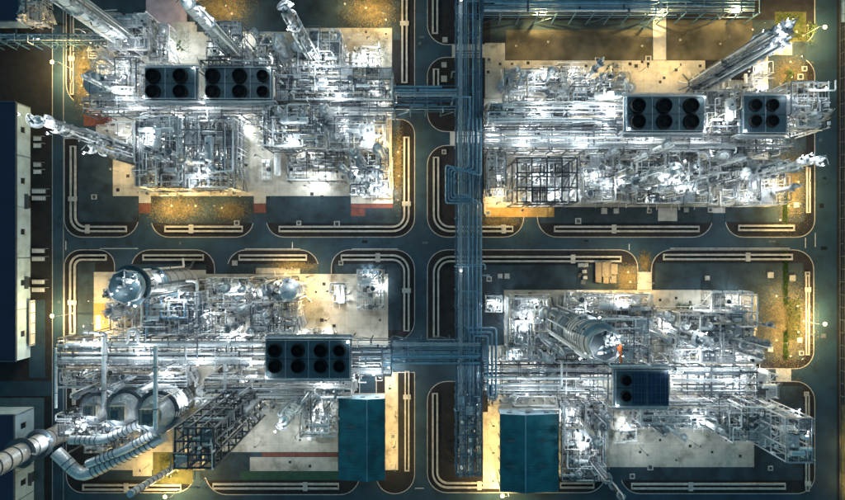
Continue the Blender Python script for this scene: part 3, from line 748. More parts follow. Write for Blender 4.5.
    if stair:                                                          # stair flight up the side
        zp = 0
        for z in levels[:3]:
            st = MB(); k = 8
            for i in range(k): st.box(W+.3, D*.15+i*.55, zp+(z-zp)*(i+.5)/k, W+1.3, D*.15+i*.55+.5, zp+(z-zp)*(i+.5)/k+.08)
            for xx in (W+.3, W+1.3): st.beam((xx, D*.15, zp), (xx, D*.15+k*.55, z), .14).beam((xx, D*.15, zp+1.1), (xx, D*.15+k*.55, z+1.1), .09)
            st.obj('stair', 'galv', t); zp = z
    for i in range(items):
        z = rg.choice(levels); L = min(rg.uniform(3,6), W*.6); r = rg.choice((.5,.7,.9))
        x, y = rg.uniform(L*.6, max(L*.61, W-L*.6)), rg.uniform(.15,.85)*D
        k = rg.random(); mm = rg.choice(eqm)
        if k < .45:
            o = cy(t, 'cooler_shell', mm, (x-L/2,y,z+r+.35), (x+L/2,y,z+r+.35), r, 14); 
            for s in (-.3,.3): bx(t, 'cradle', 'steel', x+L*s-.15, y-r*.6, z, x+L*s+.15, y+r*.6, z+.6)
        elif k < .75:
            cy(t, 'knockout_pot', mm, (x,y,z), (x,y,z+r*3.4), r, 14); cy(t, 'pot_lid', 'steel', (x,y,z+r*3.4), (x,y,z+r*3.4+.15), r*1.15, 14)
        else:
            bx(t, 'control_cabinet', mm, x-1, y-.5, z, x+1, y+.5, z+1.9)
    for i in range(lamps):
        lx, ly = rg.uniform(.1,.9)*W, rg.uniform(.1,.9)*D
        if i % 3 != 2: work_lamp(t, lx, ly, min(levels[0]-.6, 5.0), power*1.3, warm)
        else: work_lamp(t, lx, ly, ht+rg.uniform(4.5,7), power*1.1, warm)
    return t
def manifold(px0, py0, px1, py1, n=9, seed=0, zmax=4.0, lamp=0, warm=False):
    a = P(px0, py1); b = P(px1, py0); W, D = b.x-a.x, b.y-a.y; a.z = Z0
    rg = random.Random(seed*31+5)
    t = thing('piping_manifold', 'tangle of bent pipes', 'piping', a, 0, auto=((px0+px1)/2, (py0+py1)/2))
    piping(t, W, D, .15, zmax, int(n*1.5), seed); fittings(t, W, D, [0, 0, 0, 1.0], int(W*D*.16), seed+300)
    for i in range(max(3, n//2)):
        x, y = rg.uniform(0,W), rg.uniform(0,D); hh = rg.uniform(.8, zmax)
        bm_(t, 'pipe_support', 'steel', (x,y,0), (x,y,hh), .2); bm_(t, 'support_bar', 'steel', (x-1,y,hh), (x+1,y,hh), .2)
    for i in range(n//2):
        x, y = rg.uniform(0,W), rg.uniform(0,D); z = rg.uniform(.5,zmax*.7)
        cy(t, 'valve', rg.choice(('white','steel','blue','dark')), (x,y,z-.3), (x,y,z+.3), rg.choice((.3,.4,.5)))
    if lamp: work_lamp(t, W*rg.uniform(.3,.7), D*rg.uniform(.3,.7), zmax*.6+1.2, lamp*.8, warm)
    return t
def row(fn, x0, y0, x1, y1, n):
    for i in range(n):
        t_ = (i+.5)/n; fn(x0+(x1-x0)*t_, y0+(y1-y0)*t_)
def pipe_thing(label, pts, r, m='white', cat='pipe', name='process_pipe', flanges=True, sup=True):
    """one bent pipe; pts are (px, py, height) as they show in the photograph"""
    q = [P(x, y, h) for x, y, h in pts]; b = q[0].copy(); b.z = Z0
    t = thing(name, label, cat, b)
    q = [v - b for v in q]
    MB().tube(q, r, 12, r*3).obj('pipe', m, t, True)
    for i in range(len(q)-1):
        d = q[i+1]-q[i]
        if flanges and d.length > 6: 
            for s in (.25,.75): c = q[i]+d*s; cy(t, 'flange', 'steel', c-d.normalized()*.12, c+d.normalized()*.12, r*1.35, 12)
        if sup and abs(d.z) < .1 and d.length > 5:
            for s in (.3, .7):
                c = q[i]+d*s
                if c.z > 1: bm_(t, 'support', 'steel', (c.x,c.y,0), (c.x,c.y,c.z-r*.9), .25)
    return t

# ================================================================ PIPE RACKS
BP = ('bluepipe','blue','bluepipe','bluepipe')
rack('tall blue pipe rack running top to bottom through the middle', 456, -60, 482.5, 476, 12, [(6.5,7,.16,.3),(9.2,8,.16,.34),(12,7,.18,.36)], 'blue', BP, 7, 4, 150)
rack('blue pipe bridge crossing the road at upper left of centre', 394, 85, 457, 109, 12.6, [(8.2,6,.16,.3),(12.6,9,.16,.42)], 'blue', BP, 6, 0)
rack('grey pipe rack below the air coolers, upper left yard', 84, 98, 394, 114, 11, [(7,7,.18,.36),(11,9,.16,.4)], 'steel', ('galv','white','clad','steel','steel'), 6.5, 9, 2300)
rack('blue pipe bridge crossing the road at lower left of centre', 392, 340, 480, 365, 12.6, [(8.2,6,.16,.3),(12.6,10,.16,.42)], 'blue', BP, 6, 0)
rack('long lit pipe rack across the lower left yard', 58, 338, 266, 366, 12, [(7.4,8,.2,.36),(12,10,.18,.5)], 'steel', ('galv','white','clad','steel','steel'), 6.5, 8, 2300)
rack('pipe rack between the eight-fan cooler and the road bridge', 350, 340, 391, 377, 12, [(7.4,8,.2,.36),(12,11,.18,.45)], 'steel', ('galv','white','clad','steel','steel'), 6.5, 3, 2300)
rack('long pipe rack across the upper right yard below the fans', 484, 126, 790, 150, 11.5, [(7,9,.18,.36),(11.5,12,.16,.42)], 'steel', ('galv','white','clad','steel','steel'), 6.5, 11, 2200)
rack('long pipe rack across the lower right yard', 484, 364, 612, 395, 12, [(7.4,10,.18,.36),(12,12,.16,.42)], 'steel', ('galv','white','clad','steel','steel'), 6.5, 5, 2300)
rack('pipe rack right of the two-fan cooler, lower right yard', 670, 366, 757, 395, 12, [(7.4,10,.18,.36),(12,12,.16,.42)], 'steel', ('galv','white','clad','steel','steel'), 6.5, 5, 2300)
rack('blue pipe rack along the top edge of the upper right block', 484, -6, 760, 13, 11, [(7,8,.18,.36),(11,9,.2,.45)], 'blue', ('bluepipe','blue','galv'), 7, 0)
rack('blue lattice pipe bridge over the left road at the top', -40, 33, 108, 42, 9, [(6,3,.16,.25),(9,3,.16,.25)], 'blue', ('bluepipe','blue','galv'), 5, 1, 500, walk=False)
# expansion loops of the central rack
for i in range(4):
    d = i*2.6
    pipe_thing('nested blue expansion loop pipe, %s of four above the crossroads' % ('outermost','second outermost','third outermost','innermost')[i],
        [(481-d*1.6,118,13.4)] + [(481-d*1.6,166+(3-i)*3.2,13.4),(446+d,166+d-1,13.4),(446+d,203-d,13.4),(481-d*1.6,203-d,13.4),(481-d*1.6,334,13.4)], .34, 'bluepipe', sup=False)
for i in range(3):
    pipe_thing('nested blue bend pipe, %s of three beside the lower yard' % ('outer','middle','inner')[i],
        [(467+i*3,328+i*4,13.4),(496-i*4,328+i*4,13.4),(496-i*4,396,13.4)], .4, 'bluepipe', sup=False)

# ================================================================ AIR COOLERS
air_cooler('four-fan teal air cooler at upper left, leftmost deck', 145, 68, 196, 99, 19, [(151.5,75,6.6),(179,75,6.6),(151.5,91,6.6),(179,91,6.6)])
air_cooler('six-fan teal air cooler at upper left, right of the four-fan deck', 205.5, 68, 271, 99, 19, [(211.5,75,6.6),(238.5,75,6.6),(262,75,5.5),(211.5,91,6.6),(238.5,91,6.6),(262,91,5.5)])
air_cooler('six-fan teal air cooler in the upper right yard', 626, 97, 704, 131, 20, [(639,105,7),(665.5,105,7),(692.5,105,7),(639,121,7),(665.5,121,7),(692.5,121,7)])
air_cooler('four-fan teal air cooler at far right of the upper yard', 742, 96, 786, 133, 19, [(757,104.5,5.6),(774,104.5,5.6),(757,120.5,5.6),(774,120.5,5.6)])
air_cooler('eight-fan teal air cooler in the lower left yard', 266, 340, 350, 378, 19, [(274,351,6.2),(297,351,6.2),(320,351,6.2),(339,351,5.6),(274,367,6.2),(297,367,6.2),(320,367,6.2),(339,367,5.6)])
air_cooler('two-fan air cooler with dark blue panels, lower right yard', 615, 370, 669, 406, 19, [(627,381,4.9),(627,397,4.9)], [(632.5,373,646,404),(648.5,373,667.5,404)])

# ================================================================ TALL COLUMNS
tower('thick warm-lit banded column leaning to the top left corner', 131, 44, 64, 3.0, 'white', 7, 1500, 3, 2.2, bands=12)
tower('slim silver column beside the thick banded column, top left', 141, 47, 52, 1.2, 'clad', 5, 1200, 2, .3)
tower('tall column with dark platforms at top, left of centre cooler', 243, 62, 55, 2.1, 'clad', 7, 2600, 3, 1.0, wide=1.8, platm='steel')
tower('slim column crowded with white platforms at the top edge', 318, 66, 53, 1.5, 'steel', 9, 2000, 3, .6, wide=1.8)
tower('long silver column leaning over the left road', 139, 154, 60, 1.45, 'clad', 13, 2400, 3, 2.4, wide=1.4)
tower('shorter silver column parallel to the one over the left road', 150, 165, 40, 1.1, 'galv', 5, 2000, 2, .9)
tower('tall column leaning to the upper right corner with dark lattice platforms', 690, 86, 62, 1.45, 'clad', 15, 2000, 6, 1.1, wide=1.8, platm='steel', risers=11)
tower('slim pipe-clad column parallel to the tall upper right one', 703, 88, 52, .9, 'steel', 11, 1800, 3, .2, risers=8)
tower('silver column leaning right over the yellow lit verge', 738, 178, 47, 1.3, 'clad', 11, 2400, 3, 2.0, wide=1.5)
tower('stout leaning column among pipes below the six-fan cooler, upper right', 632, 184, 38, 1.9, 'clad', 5, 2200, 2, .4, wide=1.5)
tower('thin leaning column right of the stout one, upper right', 655, 194, 30, 1.2, 'white', 4, 2000, 2, 1.4)
tower('short fat column above the beige patch, upper right yard', 722, 178, 18, 2.0, 'white', 2, 1500, 1, .4)
tower('white platformed column beside the tall lattice tower, lower left', 303, 397, 32, 1.9, 'white', 4, 2200, 2, .4, wide=1.6)
tower('slender column at the lower right corner platform', 748, 396, 33, 1.4, 'clad', 5, 1500, 2, .8, wide=1.5)
tower('slim column right of the orange beam, lower right yard', 668, 330, 26, 1.5, 'steel', 4, 2200, 2, .8, wide=1.8)
# silver reactor with teal top deck (lower left yard)
tower('fat silver reactor with round teal top platform', 187, 279, 46, 4.3, 'clad', 3, 1800, 2, 0, [(4.0,0),(4.0,6),(4.3,7),(4.3,34),(5.2,38),(5.2,43.5)], 7, 9, 1.8, 'teal', name='reactor_vessel')
def top_deck(px, py, h, r, label, m):
    b = P(px, py); b.z = Z0 + h; t = thing('top_platform', label, 'platform', b)
    MB().lathe([(0,-.15),(r,-.15),(r,.05),(0,.05)], 8).obj('deck_plate', m, t)
    rail_mesh([(r*math.cos(PI*k/4), r*math.sin(PI*k/4), .05) for k in range(8)]).obj('handrail', 'galv', t)
    for k in range(4): bm_(t, 'strut', 'steel', (r*.8*math.cos(Q_*k), r*.8*math.sin(Q_*k), -.1), (r*.55*math.cos(Q_*k), r*.55*math.sin(Q_*k), -5), .25)
    for i in range(9):
        x, y = R.uniform(-.6,.6)*r, R.uniform(-.6,.6)*r
        if i % 2: cy(t, 'nozzle', R.choice(('white','galv')), (x,y,0), (x,y,R.uniform(.6,1.6)), R.uniform(.2,.4))
        else: bx(t, 'deck_box', R.choice(('galv','steel','teal')), x-.7, y-.4, 0, x+.7, y+.4, R.uniform(.5,1.4))
    fittings(t, r*.9, r*.9, [0.05], 14, int(px)); piping(t, r*.8, r*.5, .3, 2.0, 5, int(py))
    work_lamp(t, r*.6, r*.3, 3.2, 700); work_lamp(t, -r*.5, -r*.4, 3.0, 300)
Q_ = PI/2
top_deck(187, 279, 46.6, 5.4, 'octagonal teal deck on top of the silver reactor', 'teal')
# converter: the largest vessel, lower right yard
cv = tower('huge bulging silver converter vessel leaning right, lower right yard', 556, 320, 62, 4.2, 'clad', 10, 1500, 4, .5,
    [(3.2,0),(3.2,10),(4.2,14),(4.2,28),(5.5,34),(5.5,53),(4.6,56)], 22, 12, 1.6, 'galv', name='converter_vessel')
top_deck(556, 320, 59.6, 4.6, 'round steel deck crowning the huge converter vessel', 'steel')
tower('pale twin-drum compressor tower in yellow light, lower left', 300, 288, 22, 3.2, 'clad', 3, 1800, 2, .5, [(3.0,0),(3.0,4),(3.4,6),(3.4,20)], 5, 4, 2.0)
tower('squat platform-ringed vessel left of the yellow lit patch', 278, 287, 17, 2.4, 'steel', 3, 1800, 1, 1.5, wide=1.8)

# orange lifting beam on the converter
def orange_beam():
    a = P(620, 345, 61); b = P(620.5, 367, 61)
    t = thing('lifting_beam', 'bright orange lifting beam beside the huge converter vessel', 'crane beam', (a.x, a.y, Z0))
    bm_(t, 'mast', 'steel', (0,0,0), (0,0,61), .5); bm_(t, 'boom', 'orange', (0,.2,61.2), (b.x-a.x, (b.y-a.y)*.8, 61.4), .55)
    bx(t, 'hoist', 'orange', -.7, -1.6, 60.2, .7, -.6, 61.0); bm_(t, 'tie', 'dark', (0,0,58), (b.x-a.x, (b.y-a.y)*.6, 61), .2)
orange_beam()

# ================================================================ STEEL STRUCTURES
frame('pale plated platform at the foot of the thick banded column', 108, 14, 149, 50, 12, [6,12], 3, 3, 'galv', 1.6, 3, 1600, 16, seed=11)
frame('white cross-braced structure left of the four-fan cooler', 92, 60, 140, 106, 11, [5.5,11], 4, 3, 'white', .45, 3, 2600, 26, seed=12)
frame('platform round the tall column above the six-fan cooler', 207, 22, 242, 60, 13, [6.5,13], 3, 3, 'steel', .8, 2, 2600, 14, seed=13)
frame('white pipe structure below the slim top-edge column', 298, 30, 340, 77, 13, [5,9,13], 4, 4, 'white', .5, 3, 2400, 30, seed=14)
frame('low white pump shelter right of the moss patch, upper left yard', 256, 34, 284, 64, 7, [3.5,7], 3, 3, 'white', .3, 2, 2300, 22, seed=15)
frame('dense grey process structure below the four-fan cooler', 136, 118, 182, 186, 15, [5,10,15], 4, 4, 'steel', .4, 4, 2300, 34, seed=16, items=9)
frame('dense blue-grey structure left of the bare slab, upper left yard', 184, 116, 236, 188, 14, [5,9.5,14], 4, 5, 'steel', .4, 4, 2400, 36, seed=17, items=9)
frame('tall dark-braced structure in the middle of the upper left yard', 264, 106, 324, 147, 17, [6,11.5,17], 5, 3, 'steel', .45, 4, 2300, 36, seed=18, items=9)
frame('tan lit open structure below the left road bridge', 326, 112, 386, 150, 10, [5,10], 5, 3, 'galv', .3, 3, 2300, 30, seed=19, items=8)
frame('crowded white structure beside the yellow slab, upper left', 350, 150, 389, 194, 8, [4,8], 3, 4, 'white', .35, 3, 2200, 26, seed=20, items=6)
frame('deck structure between six-fan cooler and left road bridge', 276, 68, 392, 101, 14, [7.5,14], 9, 3, 'steel', .5, 5, 2300, 40, seed=21, items=14)
frame('dark walkway truss along the top of the upper left coolers', 197, 57, 277, 66, 20, [16,20], 7, 1, 'dark', .3, 0, 0, 4, seed=62, rails='dark', items=0, stair=False, fit=.2)
frame('thin dark roof frame above the pale slab, upper left yard', 288, 152, 344, 181, 7, [7], 3, 2, 'dark', .0, 1, 1800, 6, seed=22, rails=None, items=0, stair=False)
frame('pale decked structure with many lamps above the dark lattice structure', 487, 104, 627, 124, 12.5, [6,12.5], 13, 3, 'steel', .6, 9, 2300, 60, seed=61, items=16)
frame('white pump house frame in the upper right yard', 504, 70, 566, 104, 8, [4,8], 6, 3, 'white', .15, 3, 2000, 30, seed=23, items=10)
frame('dark open lattice structure with cross-braced roof, upper right yard', 517, 158, 577, 202, 22, [11,22], 4, 3, 'dark', .12, 2, 2400, 4, seed=24, rails='dark', items=2, gm='dark', whole=True, fit=.12, pt=.62)
frame('low equipment bay under the dark open lattice', 519, 164, 566, 206, 3, [3], 4, 3, 'white', .3, 0, 0, 10, seed=65, items=4, rails=None, stair=False, brace=False)
frame('dense silver structure left of the six-fan cooler, upper right', 573, 82, 626, 104, 13, [6.5,13], 4, 2, 'galv', .5, 3, 2300, 26, seed=25, items=7)
frame('blue-grey structure between the two upper right coolers', 706, 92, 741, 132, 16, [5.5,11,16], 3, 3, 'steel', .5, 3, 2200, 28, seed=26, items=6)
frame('large slanting platform tower at the right end, upper yard', 787, 83, 829, 128, 19, [6.3,12.6,19], 4, 3, 'galv', .55, 3, 1500, 26, seed=27, items=9, pt=.45)
frame('pipe-filled steel bay under the leaning columns, upper right', 636, 152, 708, 203, 9, [4.5,9], 6, 4, 'steel', .3, 4, 2300, 44, seed=28, items=9)
frame('white structure over the warm slab edge, upper right yard', 748, 160, 786, 204, 11, [5.5,11], 3, 3, 'white', .4, 3, 2000, 26, seed=29, items=6)
frame('pale low structure right of the dark lattice, upper right yard', 580, 155, 632, 202, 7, [3.5,7], 5, 4, 'galv', .25, 3, 2000, 36, seed=30, items=8)
frame('narrow structure beside the central rack, upper right yard', 486, 152, 506, 196, 6, [3,6], 2, 5, 'steel', .3, 2, 1800, 18, seed=31, items=4)
frame('white platform structure over bare slab at upper right', 708, 138, 746, 172, 10, [5,10], 3, 3, 'white', .35, 2, 2000, 22, seed=32, items=5)
frame('blue piping structure below the fat silver reactor', 143, 292, 200, 334, 14, [5,9.5,14], 5, 3, 'blue', .2, 3, 2300, 34, seed=33, items=7)
frame('pale exchanger structure right of the silver reactor', 208, 278, 248, 308, 9, [4.5,9], 4, 3, 'white', .45, 3, 2000, 26, seed=34, items=8)
frame('white barred structure below the twin-drum tower, lower left', 252, 302, 298, 332, 10, [5,10], 6, 2, 'white', .35, 2, 2300, 24, seed=35, items=5)
frame('tall dark lattice tower leaning to the lower left', 175, 428, 214, 468, 55, [7,14,21,28,35,42,49,55], 3, 3, 'dark', .22, 2, 2200, 16, seed=36, rails='dark', items=8, pt=.66, whole=True, fit=.35)
frame('pale equipment deck below the long lit pipe rack', 64, 366, 188, 386, 9, [4.5,9], 10, 2, 'galv', .4, 5, 2200, 44, seed=37, items=12)
frame('equipment deck below the eight-fan cooler', 205, 378, 352, 396, 9, [4.5,9], 11, 2, 'galv', .4, 5, 2000, 44, seed=38, items=12)
frame('white barred structure left of the narrow teal roof', 300, 388, 336, 436, 10, [5,10], 3, 4, 'white', .25, 2, 1800, 16, seed=39, items=3)
frame('silver structure at the top of the lower right yard', 570, 294, 652, 320, 12, [6,12], 7, 2, 'galv', .5, 3, 2200, 30, seed=40, items=9)
frame('open grey structure around the converter vessel', 592, 318, 648, 364, 20, [6.5,13,20], 4, 3, 'steel', .4, 2, 2200, 22, seed=41, items=5)
frame('teal-floored structure at right of the lower right yard', 712, 292, 752, 338, 9, [9], 3, 3, 'white', .2, 2, 1500, 14, seed=42, items=5, gm='teal')
frame('crowded grey structure right of the slim column, lower right yard', 676, 312, 756, 362, 10, [5,10], 6, 4, 'galv', .35, 5, 2200, 50, seed=43, items=12)
frame('white equipment deck left of the huge converter, lower right', 508, 298, 548, 360, 8, [4,8], 3, 5, 'white', .3, 3, 2000, 34, seed=44, items=8)
frame('pale deck below the orange beam, lower right yard', 552, 345, 614, 364, 9, [4.5,9], 5, 2, 'white', .3, 2, 2000, 24, seed=45, items=6)
frame('white braced structure below the two-fan cooler', 640, 404, 742, 424, 12, [6,12], 8, 2, 'white', .35, 5, 2000, 44, seed=46, items=12)
frame('slanting platform tower at the lower right corner', 786, 418, 812, 462, 36, [7,14,21,28,36], 2, 3, 'galv', .6, 2, 1300, 14, seed=47, items=5, pt=.45)
frame('sloping truss structure left of the lower right corner tower', 728, 404, 770, 440, 20, [7,14,20], 4, 3, 'steel', .35, 2, 1800, 20, seed=48, items=5)
frame('small end platform of the long rack, lower right yard', 756, 374, 777, 398, 11, [5.5,11], 2, 2, 'white', 1.8, 1, 1500, 6, seed=49, items=1)
frame('dense dark equipment structure right of the wide teal roof', 562, 404, 604, 480, 10, [5,10], 4, 6, 'steel', .3, 4, 1700, 44, seed=50, items=12)
frame('thin frame at the lower end of the central rack', 457, 396, 482, 474, 14, [14], 3, 8, 'blue', .3, 0, 0, 0, seed=51, items=0, rails='blue', stair=False, whole=True, fit=.35)
frame('white tube grid frame on the pale slab, lower left yard', 357, 270, 384, 310, 4, [4], 5, 7, 'white', .5, 2, 1500, 6, seed=52, items=4, stair=False, brace=False, whole=True, fit=.35)
frame('lit equipment frame beside the navy roof at top left corner', 20, -8, 42, 22, 7, [3.5,7], 2, 3, 'galv', .4, 1, 900, 14, seed=53, items=4, warm=True)
frame('pale plated wing sloping off the banded column platform', 149, 24, 168, 62, 8, [8], 2, 3, 'galv', 2, 1, 1500, 4, seed=54, items=1)
frame('small lit frame on the verge left of the lower yard', 486, 296, 502, 312, 3, [3], 2, 2, 'white', .5, 1, 1300, 6, seed=55, items=2, stair=False, brace=False)

# ================================================================ EQUIPMENT AT GRADE
Q = PI/2
def EX(L, r, rz, st=1): return lambda x, y: exchanger(x, y, L, r, rz, 0, st)
def PU(rz, k=1.0): return lambda x, y: pump(x, y, rz, k)
def VE(h, r, p=0): return lambda x, y: vessel(x, y, h*R.choice((.85,1,1.15)), r, m=R.choice(('clad','white','galv')), power=p)
# upper left yard
row(EX(7,.55,Q), 345, 62, 374, 62, 5); row(EX(5,.5,Q,2), 262, 52, 286, 52, 3)
row(PU(Q), 152, 128, 232, 128, 9); row(PU(Q), 278, 134, 345, 134, 8); row(EX(7,.6,0), 300, 158, 300, 176, 3); row(EX(7,.6,0), 326, 158, 326, 176, 3)
row(VE(11,1.3), 160, 176, 232, 176, 5); row(VE(9,1.0), 350, 178, 386, 178, 4); row(EX(6,.6,Q), 334, 142, 390, 142, 6)
row(VE(9,1.5), 112, 96, 132, 96, 2); row(PU(0), 368, 186, 368, 200, 2); row(EX(5,.5,Q), 172, 150, 224, 150, 5)
# upper right yard
row(PU(Q,1.2), 508, 92, 562, 92, 7); row(PU(Q), 508, 106, 566, 106, 8); row(EX(6,.6,Q), 572, 92, 600, 92, 4); row(VE(7,1.1), 606, 92, 628, 92, 3)
row(EX(6,.5,Q), 586, 176, 628, 176, 6); row(EX(6,.5,Q,2), 588, 196, 626, 196, 5); row(EX(7,.55,Q), 640, 196, 694, 196, 7)
row(VE(10,1.2), 640, 170, 690, 170, 4); row(PU(Q), 490, 160, 490, 196, 5); 
row(VE(12,1.4), 700, 160, 760, 172, 4); row(PU(0), 736, 196, 768, 196, 3); row(EX(6,.5,Q), 706, 84, 730, 84, 4); row(EX(5,.6,Q), 740, 82, 752, 82, 2)
row(PU(Q), 580, 162, 628, 162, 6)
# lower left yard
row(PU(Q), 132, 322, 200, 322, 8); row(EX(6,.7,Q), 214, 292, 244, 292, 4); row(EX(6,.5,Q,2), 258, 316, 294, 316, 5); row(PU(Q), 206, 318, 250, 318, 5)
row(EX(7,.7,Q), 336, 294, 346, 294, 2); row(PU(Q), 210, 402, 300, 392, 9); row(VE(8,1.1), 192, 398, 216, 398, 3); row(PU(Q), 130, 382, 200, 376, 7)
row(EX(6,.55,Q), 254, 384, 330, 384, 8); row(VE(7,1.0), 116, 300, 128, 318, 2)
# lower right yard
row(EX(6,.7,Q), 512, 310, 542, 310, 4); row(EX(6,.6,Q), 516, 336, 544, 336, 4); row(PU(Q), 510, 354, 600, 354, 10); row(EX(5,.5,Q,2), 560, 308, 640, 308, 9)
row(VE(9,1.3), 676, 330, 744, 330, 5); row(PU(Q), 660, 348, 744, 348, 9); row(EX(6,.5,Q), 646, 408, 736, 408, 10); row(PU(Q), 650, 424, 730, 424, 9)
row(VE(8,1.2), 564, 420, 564, 470, 4); row(EX(6,.6,0), 582, 416, 582, 474, 7); row(PU(0), 598, 416, 598, 474, 6); row(EX(6,.6,Q), 636, 340, 650, 340, 2)
row(VE(6,1.0), 720, 316, 738, 316, 3)
for i, a in enumerate([(104,124,138,156,10),(255,112,290,128,8),(300,120,345,150,12),(345,112,392,130,10),(350,158,392,198,14),(140,176,232,194,14),(338,38,376,78,9),(114,60,140,82,8),(246,66,300,86,10),
   (500,72,566,84,10),(566,76,626,100,14),(500,140,580,158,14),(486,104,506,150,10),(624,140,700,158,16),(690,140,768,166,14),(640,176,700,204,14),(716,180,768,206,12),(690,92,742,112,12),(500,200,560,206,5),(560,158,580,204,8),
   (112,296,146,334,12),(140,280,206,332,18),(206,282,250,312,12),(250,276,300,300,14),(250,306,300,334,10),(200,330,260,340,8),(330,282,350,306,6),(100,366,200,384,16),(200,388,300,402,12),(300,380,338,430,8),
   (504,294,548,348,16),(548,330,620,356,14),(560,296,640,318,14),(640,306,690,348,14),(690,304,752,352,18),(500,346,610,362,14),(640,396,744,426,22),(560,398,606,474,20),(612,404,640,440,10),(488,390,560,406,10)]):
    manifold(*a, seed=i+1, zmax=R.uniform(3,6.5), lamp=R.choice((0,1300,1700)))
def fill(x0, y0, x1, y1, blanks, prob, seed):
    rg = random.Random(seed); cw, ch = 24, 17; y = y0
    while y + ch*.6 < y1:
        x = x0
        while x + cw*.6 < x1:
            cx, cy_ = x+cw/2, y+ch/2
            if rg.random() < prob and not any(b[0]-4 < cx < b[2]+4 and b[1]-3 < cy_ < b[3]+3 for b in blanks):
                manifold(x+rg.uniform(-3,2), y+rg.uniform(-2,2), min(x+cw+rg.uniform(-4,4), x1), min(y+ch+rg.uniform(-3,3), y1), 8, seed*1000+int(x)*7+int(y), rg.uniform(3,8), rg.choice((0,0,1500)))
            x += cw
        y += ch
fill(92, 32, 392, 196, [(150,10,206,62),(88,128,148,200),(238,135,262,200),(262,180,347,203),(376,130,395,162),(374,36,392,78),(284,28,300,50),(144,70,272,110)], .62, 1)
fill(486, 66, 766, 206, [(505,60,705,68),(632,60,692,92),(484,43,503,98),(508,158,564,207),(725,190,768,207),(690,60,740,80),(626,100,704,132),(742,100,786,132)], .62, 2)
fill(98, 276, 388, 398, [(94,272,120,335),(330,378,390,400),(302,276,332,330),(335,275,388,334),(262,345,350,378)], .55, 3)
fill(200, 396, 338, 450, [(262,408,338,470),(214,420,262,460)], .5, 4)
fill(504, 292, 755, 428, [(652,290,702,306),(500,398,562,412),(612,372,668,404)], .62, 5)
COOLERS = [(138,62,280,106),(618,92,712,138),(734,90,792,138),(258,334,358,384),(608,364,676,412)]
def uprights(spots, seed):
    rg = random.Random(seed)
    for x0, y0, x1, y1, n in spots:
        for i in range(n):
            px, py = rg.uniform(x0,x1), rg.uniform(y0,y1); hh = rg.choice((12,15,18,22,26))
            if any(c[0] < CX+(px-CX)*H/(H-f*hh) < c[2] and c[1] < CY+(py-CY)*H/(H-f*hh) < c[3] for c in COOLERS for f in (0,.35,.7,.85,1.05)): continue
            vessel(px, py, hh, rg.choice((.45,.6,.8,1.0)), 'slim upright vessel', rg.choice(('clad','white','galv','steel','tan')), plats=2, power=0, name='slim_vessel')
uprights([(105,55,150,110,6),(150,118,236,185,12),(262,38,345,80,7),(272,115,345,150,8),(348,150,388,192,6),(490,75,625,108,9),(566,150,630,195,6),(632,140,766,200,18),(690,80,745,110,4),
   (125,285,205,330,9),(206,280,300,330,9),(100,366,200,392,9),(205,382,330,400,8),(506,298,550,352,7),(560,295,650,352,9),(652,310,750,355,14),(640,396,745,425,12),(562,402,604,474,8),(488,360,610,392,6)], 41)
drum(313, 421, 12, 1.7, Q, 0, 'white horizontal drum standing on end-to-end saddles left of narrow teal roof', auto=False)
drum(325, 419, 9, .9, Q, 0, 'slim grey drum beside the white drum, left of narrow teal roof', m='galv', auto=False)
drum(227, 293, 9, 1.5, 0, 0, 'pale horizontal drum right of the silver reactor', auto=False)
drum(514, 302, 7, 1.5, 0, 0, 'short white drum at the top left of the lower right yard', auto=False)
drum(612, 288+18, 10, 1.4, 0, 12.2, 'silver drum on the structure roof above the converter', h=12, m='clad', auto=False)
drum(606, 98, 9, 1.5, 0, 13.2, 'silver drum on the structure left of the upper right six-fan cooler', h=13, m='clad', auto=False)
drum(725, 112, 7, 1.6, Q, 16.2, 'white drum on the structure between the upper right coolers', h=16, auto=False)
drum(160, 140, 6, 1.5, Q, 15.2, 'white drum on the dense structure below the four-fan cooler', h=15, auto=False)
drum(212, 150, 8, 1.6, Q, 14.2, 'pale drum on the blue-grey structure, upper left yard', h=14, m='clad', auto=False)
drum(296, 122, 9, 1.3, 0, 17.2, 'silver drum on the tall dark-braced structure', h=17, m='clad', auto=False)
drum(695, 338, 7, 1.2, 0, 10.2, 'white drum on the crowded structure, lower right yard', h=10, auto=False)
# cylindrical tank left of the four-fan cooler
def tank(px, py, h, r, label):
    b = P(px, py); b.z = Z0; t = thing('storage_tank', label, 'tank', b)
    MB().lathe([(r,0),(r,h),(r*.97,h+.05),(r*.5,h+r*.12),(0,h+r*.18)], 28).obj('shell', 'clad', t, True)
    cy(t, 'rim_angle', 'steel', (0,0,h-.25), (0,0,h-.05), r*1.03, 28)
    for k in range(1,4): cy(t, 'weld_band', 'galv', (0,0,h*k/4), (0,0,h*k/4+.1), r*1.012, 28)
    MB().lathe([(r*1.02,h),(r*1.02,h+1.1),(r*1.0,h+1.1),(r*1.0,h)], 24, close=False).obj('top_railing', 'galv', t)
    cy(t, 'roof_vent', 'steel', (0,0,h+r*.15), (0,0,h+r*.15+.9), .45); cy(t, 'manhole', 'dark', (r*.5,0,h+r*.06), (r*.5,0,h+r*.16+.3), .5)
    ladder(t, 0, -r-.3, 0, h)
tank(112, 92, 11, 4.2, 'white cylindrical storage tank left of the cross-braced structure')
tank(104, 84, 8, 2.6, 'smaller white tank tucked behind the storage tank at left')

